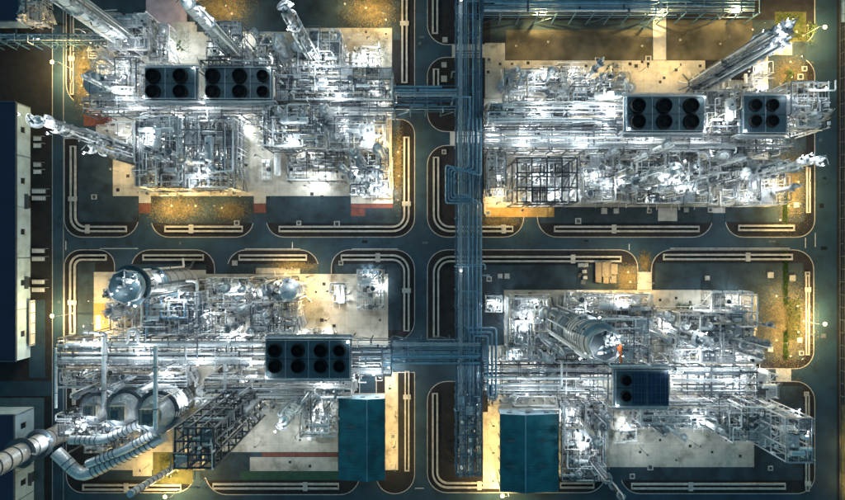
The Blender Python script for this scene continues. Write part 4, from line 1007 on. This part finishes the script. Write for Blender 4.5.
# skids on the bare slab, upper left yard
def skid(px, py, L, W_, label, seed):
    rg = random.Random(seed); b = P(px, py); b.z = Z0; t = thing('equipment_skid', label, 'skid', b)
    for x in (-W_/2, W_/2): bm_(t, 'skid_rail', 'white', (x,-L/2,.15), (x,L/2,.15), .35)
    n = 5
    for i in range(n+1): bm_(t, 'cross_member', 'white', (-W_/2,-L/2+L*i/n,.15), (W_/2,-L/2+L*i/n,.15), .3)
    for i in range(n):
        for sx in (-1,1):
            if rg.random() < .7: bx(t, 'module', rg.choice(('white','white','galv','dark')), sx*W_*.25-W_*.2, -L/2+L*i/n+.25, .3, sx*W_*.25+W_*.2, -L/2+L*(i+1)/n-.2, rg.uniform(.9,2.2))
    piping(t, 0.01+W_*.4, L*.4, .5, 2.2, 4, seed)
skid(267, 170, 8, 3.6, 'chequered white skid standing free on the bare slab', 3)
skid(294, 170, 8, 3.0, 'white skid with piping right of the capsule-shaped unit', 5)
drum(279, 165, 8, 1.3, Q, 0, 'white capsule-shaped unit between two skids on the bare slab', auto=False, extra=False)

# ---------------------------------------------------------------- furnace and flue ducts, lower left
def heater(label, px, py, h, r, nb, m='clad'):
    b = P(px, py); b.z = Z0; t = thing('fired_heater', label, 'furnace', b)
    MB().lathe([(r*.9,0),(r*.9,1.4),(r,1.5),(r,h*.78),(r*.62,h*.92),(r*.62,h)], 30).obj('shell', m, t, True)
    for i in range(nb): z = 1.6 + (h*.78-1.8)*i/(nb-1); cy(t, 'stiffening_ring', 'steel', (0,0,z), (0,0,z+.25), r*1.03, 30)
    for i in range(14):
        a = 2*PI*i/14; d = Vector((math.cos(a), math.sin(a), 0))*(r+.06); bm_(t, 'buckstay', 'steel', (d.x,d.y,0), (d.x,d.y,h*.78), .22)
    ring_platform(t, round(r+.05,2), 1.4, h*.45, 0, 5.6); ring_platform(t, round(r+.05,2), 1.5, h*.78, 0, 6.0, 'steel')
    bx(t, 'convection_box', 'tan', -r*.5, -r*.42, h, r*.5, r*.42, h+2.2)
    for i in range(5): bm_(t, 'box_rib', 'steel', (-r*.5+r*i/4, -r*.44, h+2.25), (-r*.5+r*i/4, r*.44, h+2.25), .22)
    bx(t, 'offtake_hood', 'steel', -r*.25, -r*.25, h+2.2, r*.25, r*.25, h+3.2)
    piping(t, r, r, h*.5, h+2, 9, int(px))
    ladder(t, 0, -r-.4, 0, h*.78); work_lamp(t, r+.8, r*.4, h*.45+3, 2200); work_lamp(t, -r*.8, -r*.9, h*.8+3.2, 1800)
heater('fat ribbed cylindrical furnace nearest the pale slab, lower left', 180, 398, 24, 6.4, 8)
heater('ribbed cylindrical furnace in the middle of the three, lower left', 145, 398, 19, 5.8, 7)
heater('small ribbed cylindrical furnace, leftmost of the three, lower left', 112, 400, 13, 4.4, 5)
def duct(label, pts, r, m='clad', bands=10, name='flue_duct'):
    q = [P(x, y, h) for x, y, h in pts]; b = q[0].copy(); b.z = Z0; t = thing(name, label, 'duct', b); q = [v-b for v in q]
    MB().tube(q, r, 18, r*1.6).obj('duct_shell', m, t, True)
    tot = sum((q[i+1]-q[i]).length for i in range(len(q)-1))
    for i in range(len(q)-1):
        d = q[i+1]-q[i]; k = max(1, int(bands*d.length/tot)); u = d.normalized()
        for j in range(k):
            c = q[i]+d*((j+.5)/k); 
            if (c-q[i]).length > r*1.6 and (c-q[i+1]).length > r*1.6 or len(q) == 2: cy(t, 'stiffening_ring', 'steel', c-u*.16, c+u*.16, r*1.09, 18)
        for s in (.25,.8):
            c = q[i]+d*s
            if c.z > 2 and abs(u.z) < .8: bm_(t, 'support', 'steel', (c.x,c.y,0), (c.x,c.y,c.z-r*.9), .5)
duct('thick banded flue duct with elbow, lower left corner', [(164,436,14),(82,477,14),(56,452,14)], 2.3, bands=24)
duct('banded flue duct behind the thick elbowed one', [(172,424,17),(126,449,16),(88,464,15)], 1.7, bands=22)
duct('third flue duct running from the furnaces to the chimney', [(150,420,16),(104,440,16),(70,440,16)], 1.6, 'galv', bands=18)
duct('slender banded chimney leaning to the bottom edge', [(176,466,1),(130,494,34)], 1.25, 'clad', 11, 'slim_chimney')
def stack():
    b = P(64, 431); b.z = Z0
    t = thing('chimney_stack', 'tall banded chimney leaning out of the left edge at bottom', 'chimney', b); h = 46
    MB().lathe([(4.2,0),(3.6,5),(3.3,h),(2.9,h),(2.9,h-2),(0,h-2)], 26).obj('shell', 'clad', t, True)
    for i in range(9): cy(t, 'band', 'steel', (0,0,5+i*4.6), (0,0,5.35+i*4.6), 3.68, 26)
    for z in (14, 24): ring_platform(t, 3.6, 1.8, z, 0, 2*PI*.97, 'steel')
    ladder(t, 0, -4.0, 0, h-1); work_lamp(t, 5.0, 2.5, 17, 1200)
stack()
for i, (x0, y0, x1, y1, h) in enumerate(((58,414,100,436,9),(98,420,128,440,12),(86,436,118,452,7))):
    frame(('dark equipment frame between the chimney and the furnace', 'pale casing structure below the arched furnace casings', 'boxy duct support behind the elbowed duct')[i], x0, y0, x1, y1, h, [h*.5, h], 3, 2, ('dark','steel','galv')[i], .7, 1, 900, 14, seed=70+i, items=7)
def hopper(px, py, h, w_, d_, label):
    b = P(px, py); b.z = Z0; t = thing('fan_housing', label, 'housing', b, .1)
    bx(t, 'casing', 'clad', -w_/2, -d_/2, 1.0, w_/2, d_/2, h)
    for i in range(7): bm_(t, 'rib', 'steel', (-w_/2+w_*(i+.5)/7, -d_/2-.08, 1.0), (-w_/2+w_*(i+.5)/7, -d_/2-.08, h+.1), .22)
    for i in range(4): bm_(t, 'roof_rib', 'steel', (-w_/2+w_*(i+.5)/4, -d_/2, h+.06), (-w_/2+w_*(i+.5)/4, d_/2, h+.06), .25)
    for sx in (-1,1):
        for sy in (-1,1): bm_(t, 'leg', 'steel', (sx*w_*.42, sy*d_*.42, 0), (sx*w_*.42, sy*d_*.42, 1.0), .4)
    cy(t, 'outlet', 'clad', (w_/2, 0, h*.6), (w_/2+1.6, 0, h*.6), min(h*.28, 1.4), 16)
hopper(130, 408+22, 9, 12, 5, 'ribbed pale fan housing below the middle furnace casing'); hopper(160, 423, 8, 8, 4, 'ribbed pale fan housing below the right furnace casing'); hopper(118, 436, 7, 9, 4.5, 'plain grey fan housing above the elbowed duct')

# big individually visible pipes
for a in [
 ('white straight pipe dropping off the left end of the long rack', [(56,348,12),(56,408,12)], .5, 'white'),
 ('second vertical white pipe from the left over the furnace', [(104,337,14),(104,408,14)], .8, 'white'),
 ('third vertical white pipe from the left over the furnace', [(155.5,346,30),(155.5,430,30)], .75, 'white'),
 ('silver expansion loop pipe above the long lit rack', [(66,348,13),(66,343.5,13),(128,344,13),(128,330,13),(138,330,13),(138,344,13),(262,344,13)], .6, 'white'),
 ('silver angled pipe above the long lit rack, left end', [(84,332,13.5),(106,333,13.5),(106,372,13.5)], .55, 'galv'),
 ('bright white pipe along the lower edge of the long lit rack', [(62,358.5,13),(252,358.5,13)], .55, 'white'),
 ('silver loop pipe at the right flank of the reactor', [(186,281,14),(197,281,14),(197,330,14)], .55, 'clad'),
 ('tall blue pipe loop below the reactor, left', [(147,292,15),(147,336,15)], .5, 'bluepipe'),
 ('tall blue pipe loop below the reactor, right', [(161,290,15),(161,318,15),(185,318,15),(185,300,15)], .45, 'bluepipe'),
 ('white looped pipe round the converter inlet, upper', [(541,318,9),(541,310,9),(564,310,9),(566,318,9)], .85, 'white'),
 ('white looped pipe round the converter inlet, lower', [(541,330,9),(541,340,9),(562,340,9),(566,332,9)], .85, 'white'),
 ('long white pipe below the fans, upper left yard', [(140,121,12.5),(232,121,12.5)], .5, 'white'),
 ('long bright pipe along the rack edge, upper left yard', [(135,108,13),(196,108,13),(272,108,13)], .45, 'white'),
 ('white pipe standing beside the top left platform wing', [(161,44,9),(161,70,9)], .4, 'white'),
 ('twin blue-grey pipe rising in the lower left slab', [(225,362,12),(225,400,12)], .55, 'clad'),
 ('pale pipe hoop above the tall dark lattice tower', [(208,412,10),(208,402,10),(229,402,10),(229,416,10)], .6, 'clad'),
 ('white pipe across the yard below the upper right rack', [(486,138,13),(560,138,13),(620,138,13)], .4, 'white'),
 ('white pipe along the upper right rack below the six fans', [(596,143,13),(720,143,13)], .5, 'white'),
 ('long pale pipe across the top of the lower right rack', [(484,378,13.5),(612,378,13.5)], .45, 'white'),
 ('white pipe framing the teal-floored structure', [(712,292,10),(752,292,10),(752,338,10)], .45, 'white')]: pipe_thing(*a)

# ---------------------------------------------------------------- buildings and shelters
def shelter(label, x0, y0, x1, y1, ridge, eh=8.6, rh=10.2):
    a = P(x0, y1, eh); b = P(x1, y0, eh); t = thing('gable_shelter', label, 'shed', (a.x, a.y, Z0)); W, D = b.x-a.x, b.y-a.y
    rx = P(ridge, 0, rh).x - a.x
    for s, (xa, za, xb, zb) in enumerate(((-.3, eh-.05, rx, rh), (rx, rh, W+.3, eh-.05))):
        mb = MB(); mb.v = [(xa,-.4,za),(xb,-.4,zb),(xb,D+.4,zb),(xa,D+.4,za),(xa,-.4,za-.18),(xb,-.4,zb-.18),(xb,D+.4,zb-.18),(xa,D+.4,za-.18)]
        mb.f = [(0,1,2,3),(7,6,5,4),(0,4,5,1),(1,5,6,2),(2,6,7,3),(3,7,4,0)]
        rf = mb.obj('roof_slope', 'roof', t)
        sm = MB(); n = int(D/1.1)
        for i in range(n+1): y = -.3+(D+.6)*i/n; sm.beam((xa,y,za+.03),(xb,y,zb+.03),.07)
        sm.obj('roof_seams', 'roof', rf)['kind'] = 'stuff'
        for i in range(2): y = D*(i+1)/3; c = .35; bx(rf, 'skylight', 'teal', xa+(xb-xa)*.25, y-.5, za+(zb-za)*.4, xa+(xb-xa)*.6, y+.5, za+(zb-za)*.62+.1)
    bm_(t, 'ridge_cap', 'bluepipe', (rx,-.45,rh+.06), (rx,D+.45,rh+.06), .35, .16)
    mb = MB(); mb.v = [(0,D,0),(W,D,0),(W,D,eh-.3),(rx,D,rh-.3),(0,D,eh-.3)]; mb.f = [(0,1,2,3,4)]; mb.obj('gable_wall', 'wall', t)
    bx(t, 'wall_foot', 'concrete2', 0, D+.01, 0, W, D+.25, 1.0)
    n = 6
    for i in range(n+1):
        for x in (.15, W-.15): bm_(t, 'post', 'steel', (x, D*i/n*.98, 0), (x, D*i/n*.98, eh-.3), .35)
    for i in range(3): bx(t, 'wall_louvre', 'steel', W*(i+.5)/3-.9, D+.02, 4.5, W*(i+.5)/3+.9, D+.12, 6.2)
    for x in (-.35, W+.35): bm_(t, 'gutter', 'steel', (x,-.4,eh-.2), (x,D+.4,eh-.2), .25)
shelter('narrow teal gable roof shed in the lower left block', 339.5, 399.5, 384, 479, 367)
shelter('wide teal gable roof shed right of the central rack', 501, 415, 557.5, 490.5, 525.5)

def flat_building(label, x0, y0, x1, y1, h, windows=6, doors=((.7, 4),)):
    a = P(x0, y1, h); b = P(x1, y0, h); t = thing('flat_roof_building', label, 'building', (a.x, a.y, -.05)); W, D = b.x-a.x, b.y-a.y
    bx(t, 'wall', 'wall', 0, 0, 0, W, D, h-.3); rf = bx(t, 'roof', 'navy', -.25, -.25, h-.28, W+.25, D+.25, h+.1)
    for x0_, y0_, x1_, y1_ in ((-.25,-.25,W+.25,.05),(-.25,D-.05,W+.25,D+.25),(W-.05,.06,W+.25,D-.06)): bx(t, 'parapet', 'wall' if False else 'steel', x0_, y0_, h+.1, x1_, y1_, h+.5)
    for i in range(windows):
        y = D*(i+.5)/windows
        wn = bx(t, 'window', 'glass', W+.0, y-1.1, h*.45, W+.06, y+1.1, h*.68); 
        bx(t, 'window_sill', 'concrete2', W+.0, y-1.3, h*.42, W+.3, y+1.3, h*.445)
        bm_(t, 'downpipe', 'steel', (W+.15, y+D/windows*.5-.3, 0), (W+.15, y+D/windows*.5-.3, h-.4), .18)
    for f, ww in doors: bx(t, 'door', 'dark', W, D*f-ww/2, 0, W+.08, D*f+ww/2, 3.2); bx(t, 'door_canopy', 'steel', W, D*f-ww/2-.5, 3.4, W+1.5, D*f+ww/2+.5, 3.6)
    for i in range(4): bx(t, 'roof_vent', 'steel', W-9-R.uniform(0,4), D*(i+.4)/4, h+.1, W-8, D*(i+.4)/4+1.2, h+.8)
    return t
flat_building('long navy flat-roofed building along the left edge', -150, 102, 16, 361, 8, 5, ((.3,4),(.62,5)))
flat_building('navy flat-roofed building in the bottom left corner', -150, 415, 14, 560, 11, 5, ((.5,4),))
flat_building('building with navy roof in the top left corner', -120, -60, 19, 21, 7, 4, ((.5,3),))
# slatted covers between the building and the road
for i, (x, y, L) in enumerate(((38,139,3),(38,146,3),(38,165,3),(38,172,3),(39.5,191.5,5.4),(39.5,198.5,5.4),(39,251,5),(39,259,5),(39,282,5),(39,290,5))):
    b = P(x, y); b.z = -.06
    t = thing('slatted_cover', 'pale slatted cover beside the long left building, %s from the top' % ('first','second','third','fourth','fifth','sixth','seventh','eighth','ninth','tenth')[i], 'cover', b)
    bx(t, 'frame', 'steel', -L/2, -.8, 0, L/2, .8, .5)
    n = 9
    for k in range(n): bx(t, 'slat', 'white', -L/2+L*(k+.15)/n, -.75, .5, -L/2+L*(k+.8)/n, .75, .62)
    bm_(t, 'handrail', 'galv', (-L/2, .95, .9), (L/2+1.4, .95, .9), .12); bm_(t, 'rail_post', 'galv', (L/2+1.3, .95, 0), (L/2+1.3, .95, .9), .12); bm_(t, 'rail_post', 'galv', (-L/2+.1, .95, 0), (-L/2+.1, .95, .9), .12)
def wall_thing():
    b = P(34.5, 345); b.z = 0; t = thing('boundary_wall', 'thin white screen wall beside the long left building', 'wall', b)
    bx(t, 'wall_panel', 'white', -.25, 0, 0, .25, 18, 2.6); bx(t, 'coping', 'concrete2', -.35, 0, 2.6, .35, 18, 2.75)
    for i in range(5): bm_(t, 'post', 'steel', (.4, .5+i*4.2, 0), (.4, .5+i*4.2, 2.5), .3)
wall_thing()
def fence(label, px, y0, y1):
    a = P(px, y1); L = P(px, y0).y - a.y; a.z = -.05
    t = thing('mesh_fence', label, 'fence', a); n = int(L/5)
    for i in range(n+1): bm_(t, 'post', 'steel', (0,L*i/n,0), (0,L*i/n,2.6), .14)
    for z in (.3, 1.4, 2.5): bm_(t, 'rail', 'steel', (0,0,z), (0,L,z), .09)
    bx(t, 'kerb_base', 'dark', -.3, 0, 0, .3, L, .25)
fence('steel fence along the right edge of the picture', 840, -60, 560)
setting(slab('verge', rect(841.5, 405, 900, 560), -.05, .03, 'mossy')); setting(slab('verge', rect(841.5,-60,900,22), -.05, .03, 'wall'))

# ---------------------------------------------------------------- timber and crates
def timber(px, py, W, D, h, label, n=5):
    b = P(px, py); b.z = .06; t = thing('timber_stack', label, 'timber stack', b)
    for s in (-.35, .35): bx(t, 'bearer', 'wood', -W/2, D*s-.12, 0, W/2, D*s+.12, .2)
    for l in range(3):
        for i in range(n): bx(t, 'plank', 'wood', -W/2+W*i/n+.02, -D/2+R.uniform(-.2,.2), .2+l*h/3, -W/2+W*(i+1)/n-.03, D/2+R.uniform(-.2,.2), .2+(l+1)*h/3-.03)
timber(597.5,272,2.2,8,1.2,'tall narrow timber stack, leftmost beside the warm lit drain'); timber(603.5,269,2.2,6,1.4,'timber stack between the narrow stack and the square one')
timber(608.5,269,1.6,6,1.0,'thin timber stack left of the square one'); timber(613,269,2.6,4.2,1.5,'square timber stack in warm light, upper one'); timber(612,279,2.6,2.8,1.2,'small square timber stack, lower one'); timber(605,280,2,2.4,1.1,'small timber stack left of the lower square one')
def crate(px, py, s, label, m='white'):
    b = P(px, py); b.z = .06; t = thing('crate', label, 'crate', b, R.uniform(-.1,.1))
    bx(t, 'box', m, -s/2,-s*.4,.15,s/2,s*.4,.15+s*.6); bx(t, 'pallet', 'wood', -s/2-.1,-s*.45,0,s/2+.1,s*.45,.15)
    for k in (-.3,0,.3): bx(t, 'batten', 'wood', s*k-.08,-s*.42,.15+s*.6,s*k+.08,s*.42,.2+s*.6)
for a in ((580,265,1.8,'grey crate at the top left of the crate row','galv'),(585,265,1.8,'grey crate at the top right of the crate row','galv'),(584,271.5,1.5,'small white crate in the middle of the crate row'),(584.5,277.5,1.5,'small white crate second from bottom of the crate row'),(582.5,282,1.9,'dull grey crate at the bottom of the crate row','steel'),(579,275,1.5,'dark crate at the left of the crate row','dark')): crate(*a)

# ---------------------------------------------------------------- shrubs, hedges, grass
def foliage(name, label, cat, px, py, rx, ry, rz_, n, seed, stem=True):
    rg = random.Random(seed); b = P(px, py); b.z = .05; t = thing(name, label, cat, b); mb = MB()
    cl = [(Vector((rg.uniform(-1,1)*rx*.75, rg.uniform(-1,1)*ry*.75, rz_*rg.uniform(.4,1))), rg.uniform(.25,.5)*min(rx,ry,rz_)*1.6) for _ in range(max(5, n//60))]
    for i in range(n):
        c, cr = rg.choice(cl); d = Vector((rg.gauss(0,1),rg.gauss(0,1),rg.gauss(0,1))).normalized()
        p = c + d*cr*rg.uniform(.5,1.05); p.z = max(.1, p.z)
        u = Vector((rg.gauss(0,1),rg.gauss(0,1),rg.gauss(0,.6))).normalized()*rg.uniform(.14,.3); v = u.cross(d).normalized()*rg.uniform(.08,.16)
        k = len(mb.v); mb.v += [tuple(p-u), tuple(p+v), tuple(p+u), tuple(p-v)]; mb.f.append((k,k+1,k+2,k+3))
    mb.obj('crown', 'leaf', t)
    tk = MB()
    for c, cr in cl[:6]: tk.tube([(c.x*.2,c.y*.2,0),(c.x*.6,c.y*.6,c.z*.5),tuple(c)],[.12,.08,.04],5)
    tk.obj('trunk', 'wood', t)
foliage('shrub','dark green shrub at the upper right corner drain','shrub',808,34,2.2,5,2.2,900,1)
foliage('shrub','small bush beside the manholes at upper right','shrub',787,78,1.8,3.4,1.8,600,2)
foliage('hedge','clipped green hedge at the top edge, left one','hedge',218,-4,9,2.2,2.0,1500,3); foliage('hedge','clipped green hedge at the top edge, middle one','hedge',258,-4,9,2.0,2.0,1500,4); foliage('hedge','clipped green hedge at the top edge, right one','hedge',372,-3,7,2.2,2.0,1300,5)
foliage('shrub','low bush on the pale slab, lower right yard','shrub',683,310,3.2,1.6,.8,500,6); foliage('shrub','ragged weed on the moss patch, upper left yard','shrub',180,46,1.6,2.6,.7,420,7)
def grass(label, rects, n, seed):
    rg = random.Random(seed); mb = MB()
    for i in range(n):
        x0,y0,x1,y1 = rg.choice(rects); p = P(rg.uniform(x0,x1)+rg.gauss(0,.7), rg.uniform(y0,y1)+rg.gauss(0,1.2)); p.z = .05
        a = rg.uniform(0,PI); d = Vector((math.cos(a), math.sin(a), 0)); k = len(mb.v); hh = rg.uniform(.15,.5)
        mb.v += [tuple(p-d*.12), tuple(p+d*.12), tuple(p+d*rg.uniform(.1,.4)+Vector((rg.uniform(-.25,.25),rg.uniform(-.25,.25),hh)))]; mb.f.append((k,k+1,k+2))
    o = mb.obj('grass', 'grassm'); o['kind'] = 'stuff'; o['label'] = label; o['category'] = 'grass'
grass('green grass strips along the verges of the right-hand blocks', [(783,182,787,222),(783.5,252,787,306),(783.5,332,787,358),(776,14,804,40),(786,300,800,340)], 26000, 3)
grass('rough weeds on the earth and slab edges', [(166,32,190,60),(300,298,322,326),(236,140,250,175),(230,405,255,420),(676,304,692,314),(160,455,178,478),(372,36,388,62)], 9000, 4)

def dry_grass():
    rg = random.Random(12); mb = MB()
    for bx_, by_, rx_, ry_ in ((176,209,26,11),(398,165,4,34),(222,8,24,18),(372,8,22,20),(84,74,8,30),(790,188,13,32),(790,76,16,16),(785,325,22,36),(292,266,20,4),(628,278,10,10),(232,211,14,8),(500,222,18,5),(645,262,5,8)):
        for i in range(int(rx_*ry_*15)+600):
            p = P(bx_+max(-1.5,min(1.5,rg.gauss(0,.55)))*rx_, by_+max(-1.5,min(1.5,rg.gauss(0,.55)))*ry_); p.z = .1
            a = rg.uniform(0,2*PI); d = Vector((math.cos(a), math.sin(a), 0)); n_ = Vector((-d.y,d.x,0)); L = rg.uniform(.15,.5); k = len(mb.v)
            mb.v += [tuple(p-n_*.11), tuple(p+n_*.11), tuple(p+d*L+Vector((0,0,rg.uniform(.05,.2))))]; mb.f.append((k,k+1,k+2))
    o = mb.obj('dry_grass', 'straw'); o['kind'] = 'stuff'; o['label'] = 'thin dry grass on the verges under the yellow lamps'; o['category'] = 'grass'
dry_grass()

# ---------------------------------------------------------------- lamps
def street_lamp(px, py, label, dx=1, power=14000, h=9.0, glow=.75):
    b = P(px, py, h); b.z = 0; t = thing('street_lamp', label, 'street lamp', b)
    bm_(t, 'base', 'concrete2', (2.4*dx,0,0), (2.4*dx,0,.5), .6); cy(t, 'pole', 'galv', (2.4*dx,0,.4), (2.4*dx,0,h+.5), .11)
    cy(t, 'arm', 'galv', (2.4*dx,0,h+.45), (0,0,h+.35), .08); cy(t, 'housing', 'galv', (.5*dx,0,h+.32), (-.6*dx,0,h+.32), .16)
    MB().lathe([(0,-.5),(glow*.7,-.35),(glow,0),(glow*.8,.25),(0,.4)], 14).obj('globe', 'warm', t, True, (0,0,h))
    light(t, (0,0,h-.9), power*1.05, True, .3)
for a in ((52,62,'lit street lamp beside the left road near the top'),(52,316,'lit street lamp beside the left road near the ochre slab'),(825,27,'lit street lamp on the right road near the top',-1),(825,324,'lit street lamp on the right road beside the grass strip',-1),
   (165,497,'lit street lamp at the bottom edge near the banded chimney'),(502.5,496,'lit street lamp at the bottom edge below the wide teal roof'),(541,11,'lit lamp under the top blue rack, leftmost'),(658,11,'lit lamp under the top blue rack, middle'),(738,9,'lit lamp under the top blue rack, rightmost',-1)): street_lamp(*a)
def flood(px, py, power=3400, h=7.5, warm=True):
    b = P(px, py); b.z = Z0-.05; t = thing('floodlight_post', 'slim %s floodlight post' % ('amber' if warm else 'white'), 'floodlight', b, R.uniform(0,6), 'yard floodlights', auto=(px, py))
    bx(t, 'footing', 'concrete2', -.35,-.35,0,.35,.35,.4); cy(t, 'pole', 'dark', (0,0,.3), (0,0,h+.2), .09)
    bx(t, 'lamp_head', 'steel', -.1,-.3,h+.14,.9,.3,h+.3); bx(t, 'lamp_lens', 'warm' if warm else 'cool', .1,-.22,h+.08,.8,.22,h+.135)
    light(t, (.5,0,h-.3), power, warm)
for a in ((84,58,4500),(82,86,4200),(172,206,8000),(196,206,4500),(222,208,2500),(386,142,3200),(398,152,4500),(399,176,4500),(398,200,2500),(120,172,2200),(366,8,5500),(386,20,5500),(345,4,3000),(232,14,4000),(205,8,2500),(240,196,900),
  (516,46,1500),(548,42,1700),(642,46,1700),(680,40,900),(720,44,1500),(752,30,2400),(782,26,4000),(796,32,4000),(790,62,6500),(780,84,4500),(600,76,1800),(672,72,2800),(640,72,1500),
  (494,206,4200),(520,211,3200),(772,190,4500),(788,206,8500),(798,182,6500),(780,220,3500),
  (98,300,2400),(104,322,3000),(84,326,1600),(292,268,3600),(312,276,3200),(314,300,2600),(330,318,1200),(390,384,3000),(396,410,3000),(396,440,3000),(396,464,2400),(150,464,2600),(178,470,3200),(206,478,1500),
  (604,276,3600),(628,272,3200),(646,282,2400),(776,296,4500),(797,306,7000),(798,332,8000),(776,340,5000),(790,356,3500),(630,282,3500),(490,420,3600),(490,446,3600),(490,474,3200),(848,446,1800),(848,484,1800)): flood(*a)
for a in ((186,52,1400),(262,158,1500),(310,188,1600),(380,56,1500),(360,196,1300),(660,186,1500),(720,196,1300),(330,290,1300),(300,430,1500),(262,440,1200),(690,440,900),(640,448,900),(530,302,1300),(700,304,1500),(494,306,1300),(560,408,1200)): flood(a[0], a[1], a[2], 8, False)

# ================================================================ labels that single things out
LMK = [('four-fan cooler',172,84),('upper left six-fan cooler',238,84),('upper right six-fan cooler',665,113),('right-hand four-fan cooler',765,113),('eight-fan cooler',308,360),('two-fan cooler',640,388),
 ('narrow teal roof',361,440),('wide teal roof',529,452),('silver reactor',160,279),('converter vessel',580,330),('dark cross-braced roof',546,180),('dark lattice tower',215,430),('red-striped slab',300,455),
 ('ochre slab',103,316),('chequered skid',267,170),('white tube grid',370,290),('timber stacks',606,272),('top-left banded column',120,35),('storage tank',95,85),('slanting right platform',806,105),
 ('lower right corner tower',795,440),('left road bridge',425,97),('expansion loops',460,184),('top blue rack',600,6),('yellow slab',385,150),('right road lamp',825,324),('left road lamp',52,62),('corner drain',407,225),
 ('furnace casings',140,405),('leaning left column',70,130),('teal-floored frame',735,310),('warm corner verge',790,205),('long left building',20,230),('lower road bridge',435,352),('slim top-edge column',300,30),('pump house frame',535,87),
 ('white capsule unit',279,165),('top drain',404,40),('bottom drain',710,486),('L-shaped earth patch',785,50)]
def resolve():
    grp = {}
    for o, base, px, py in PENDING:
        best = min(LMK, key=lambda l: (l[1]-px)**2 + (l[2]-py)**2)
        dx, dy = px-best[1], py-best[2]
        if math.hypot(dx, dy) < 9: d = 'at'
        elif abs(dx) > 2.2*abs(dy): d = 'right of' if dx > 0 else 'left of'
        elif abs(dy) > 2.2*abs(dx): d = 'below' if dy > 0 else 'above'
        else: d = ('lower' if dy > 0 else 'upper') + (' right of' if dx > 0 else ' left of')
        grp.setdefault((base, best[0], d), []).append((o, px, py))
    W = ['first','second','third','fourth','fifth','sixth','seventh','eighth','ninth','tenth','eleventh','twelfth','thirteenth','fourteenth','fifteenth','sixteenth','seventeenth','eighteenth','nineteenth','twentieth','twenty-first','twenty-second','twenty-third','twenty-fourth','twenty-fifth','twenty-sixth','twenty-seventh','twenty-eighth']
    for (base, lm, d), lst in grp.items():
        sx = max(a[1] for a in lst)-min(a[1] for a in lst); sy = max(a[2] for a in lst)-min(a[2] for a in lst)
        hz = sx >= sy; lst.sort(key=lambda a: (round(a[1],1), a[2]) if hz else (round(a[2],1), a[1]))
        for i, (o, px, py) in enumerate(lst):
            s = '%s %s the %s' % (base, d, lm)
            if len(lst) > 1: s += ', %s from %s' % (W[min(i,27)], 'left' if hz else 'top')
            o['label'] = s
resolve()
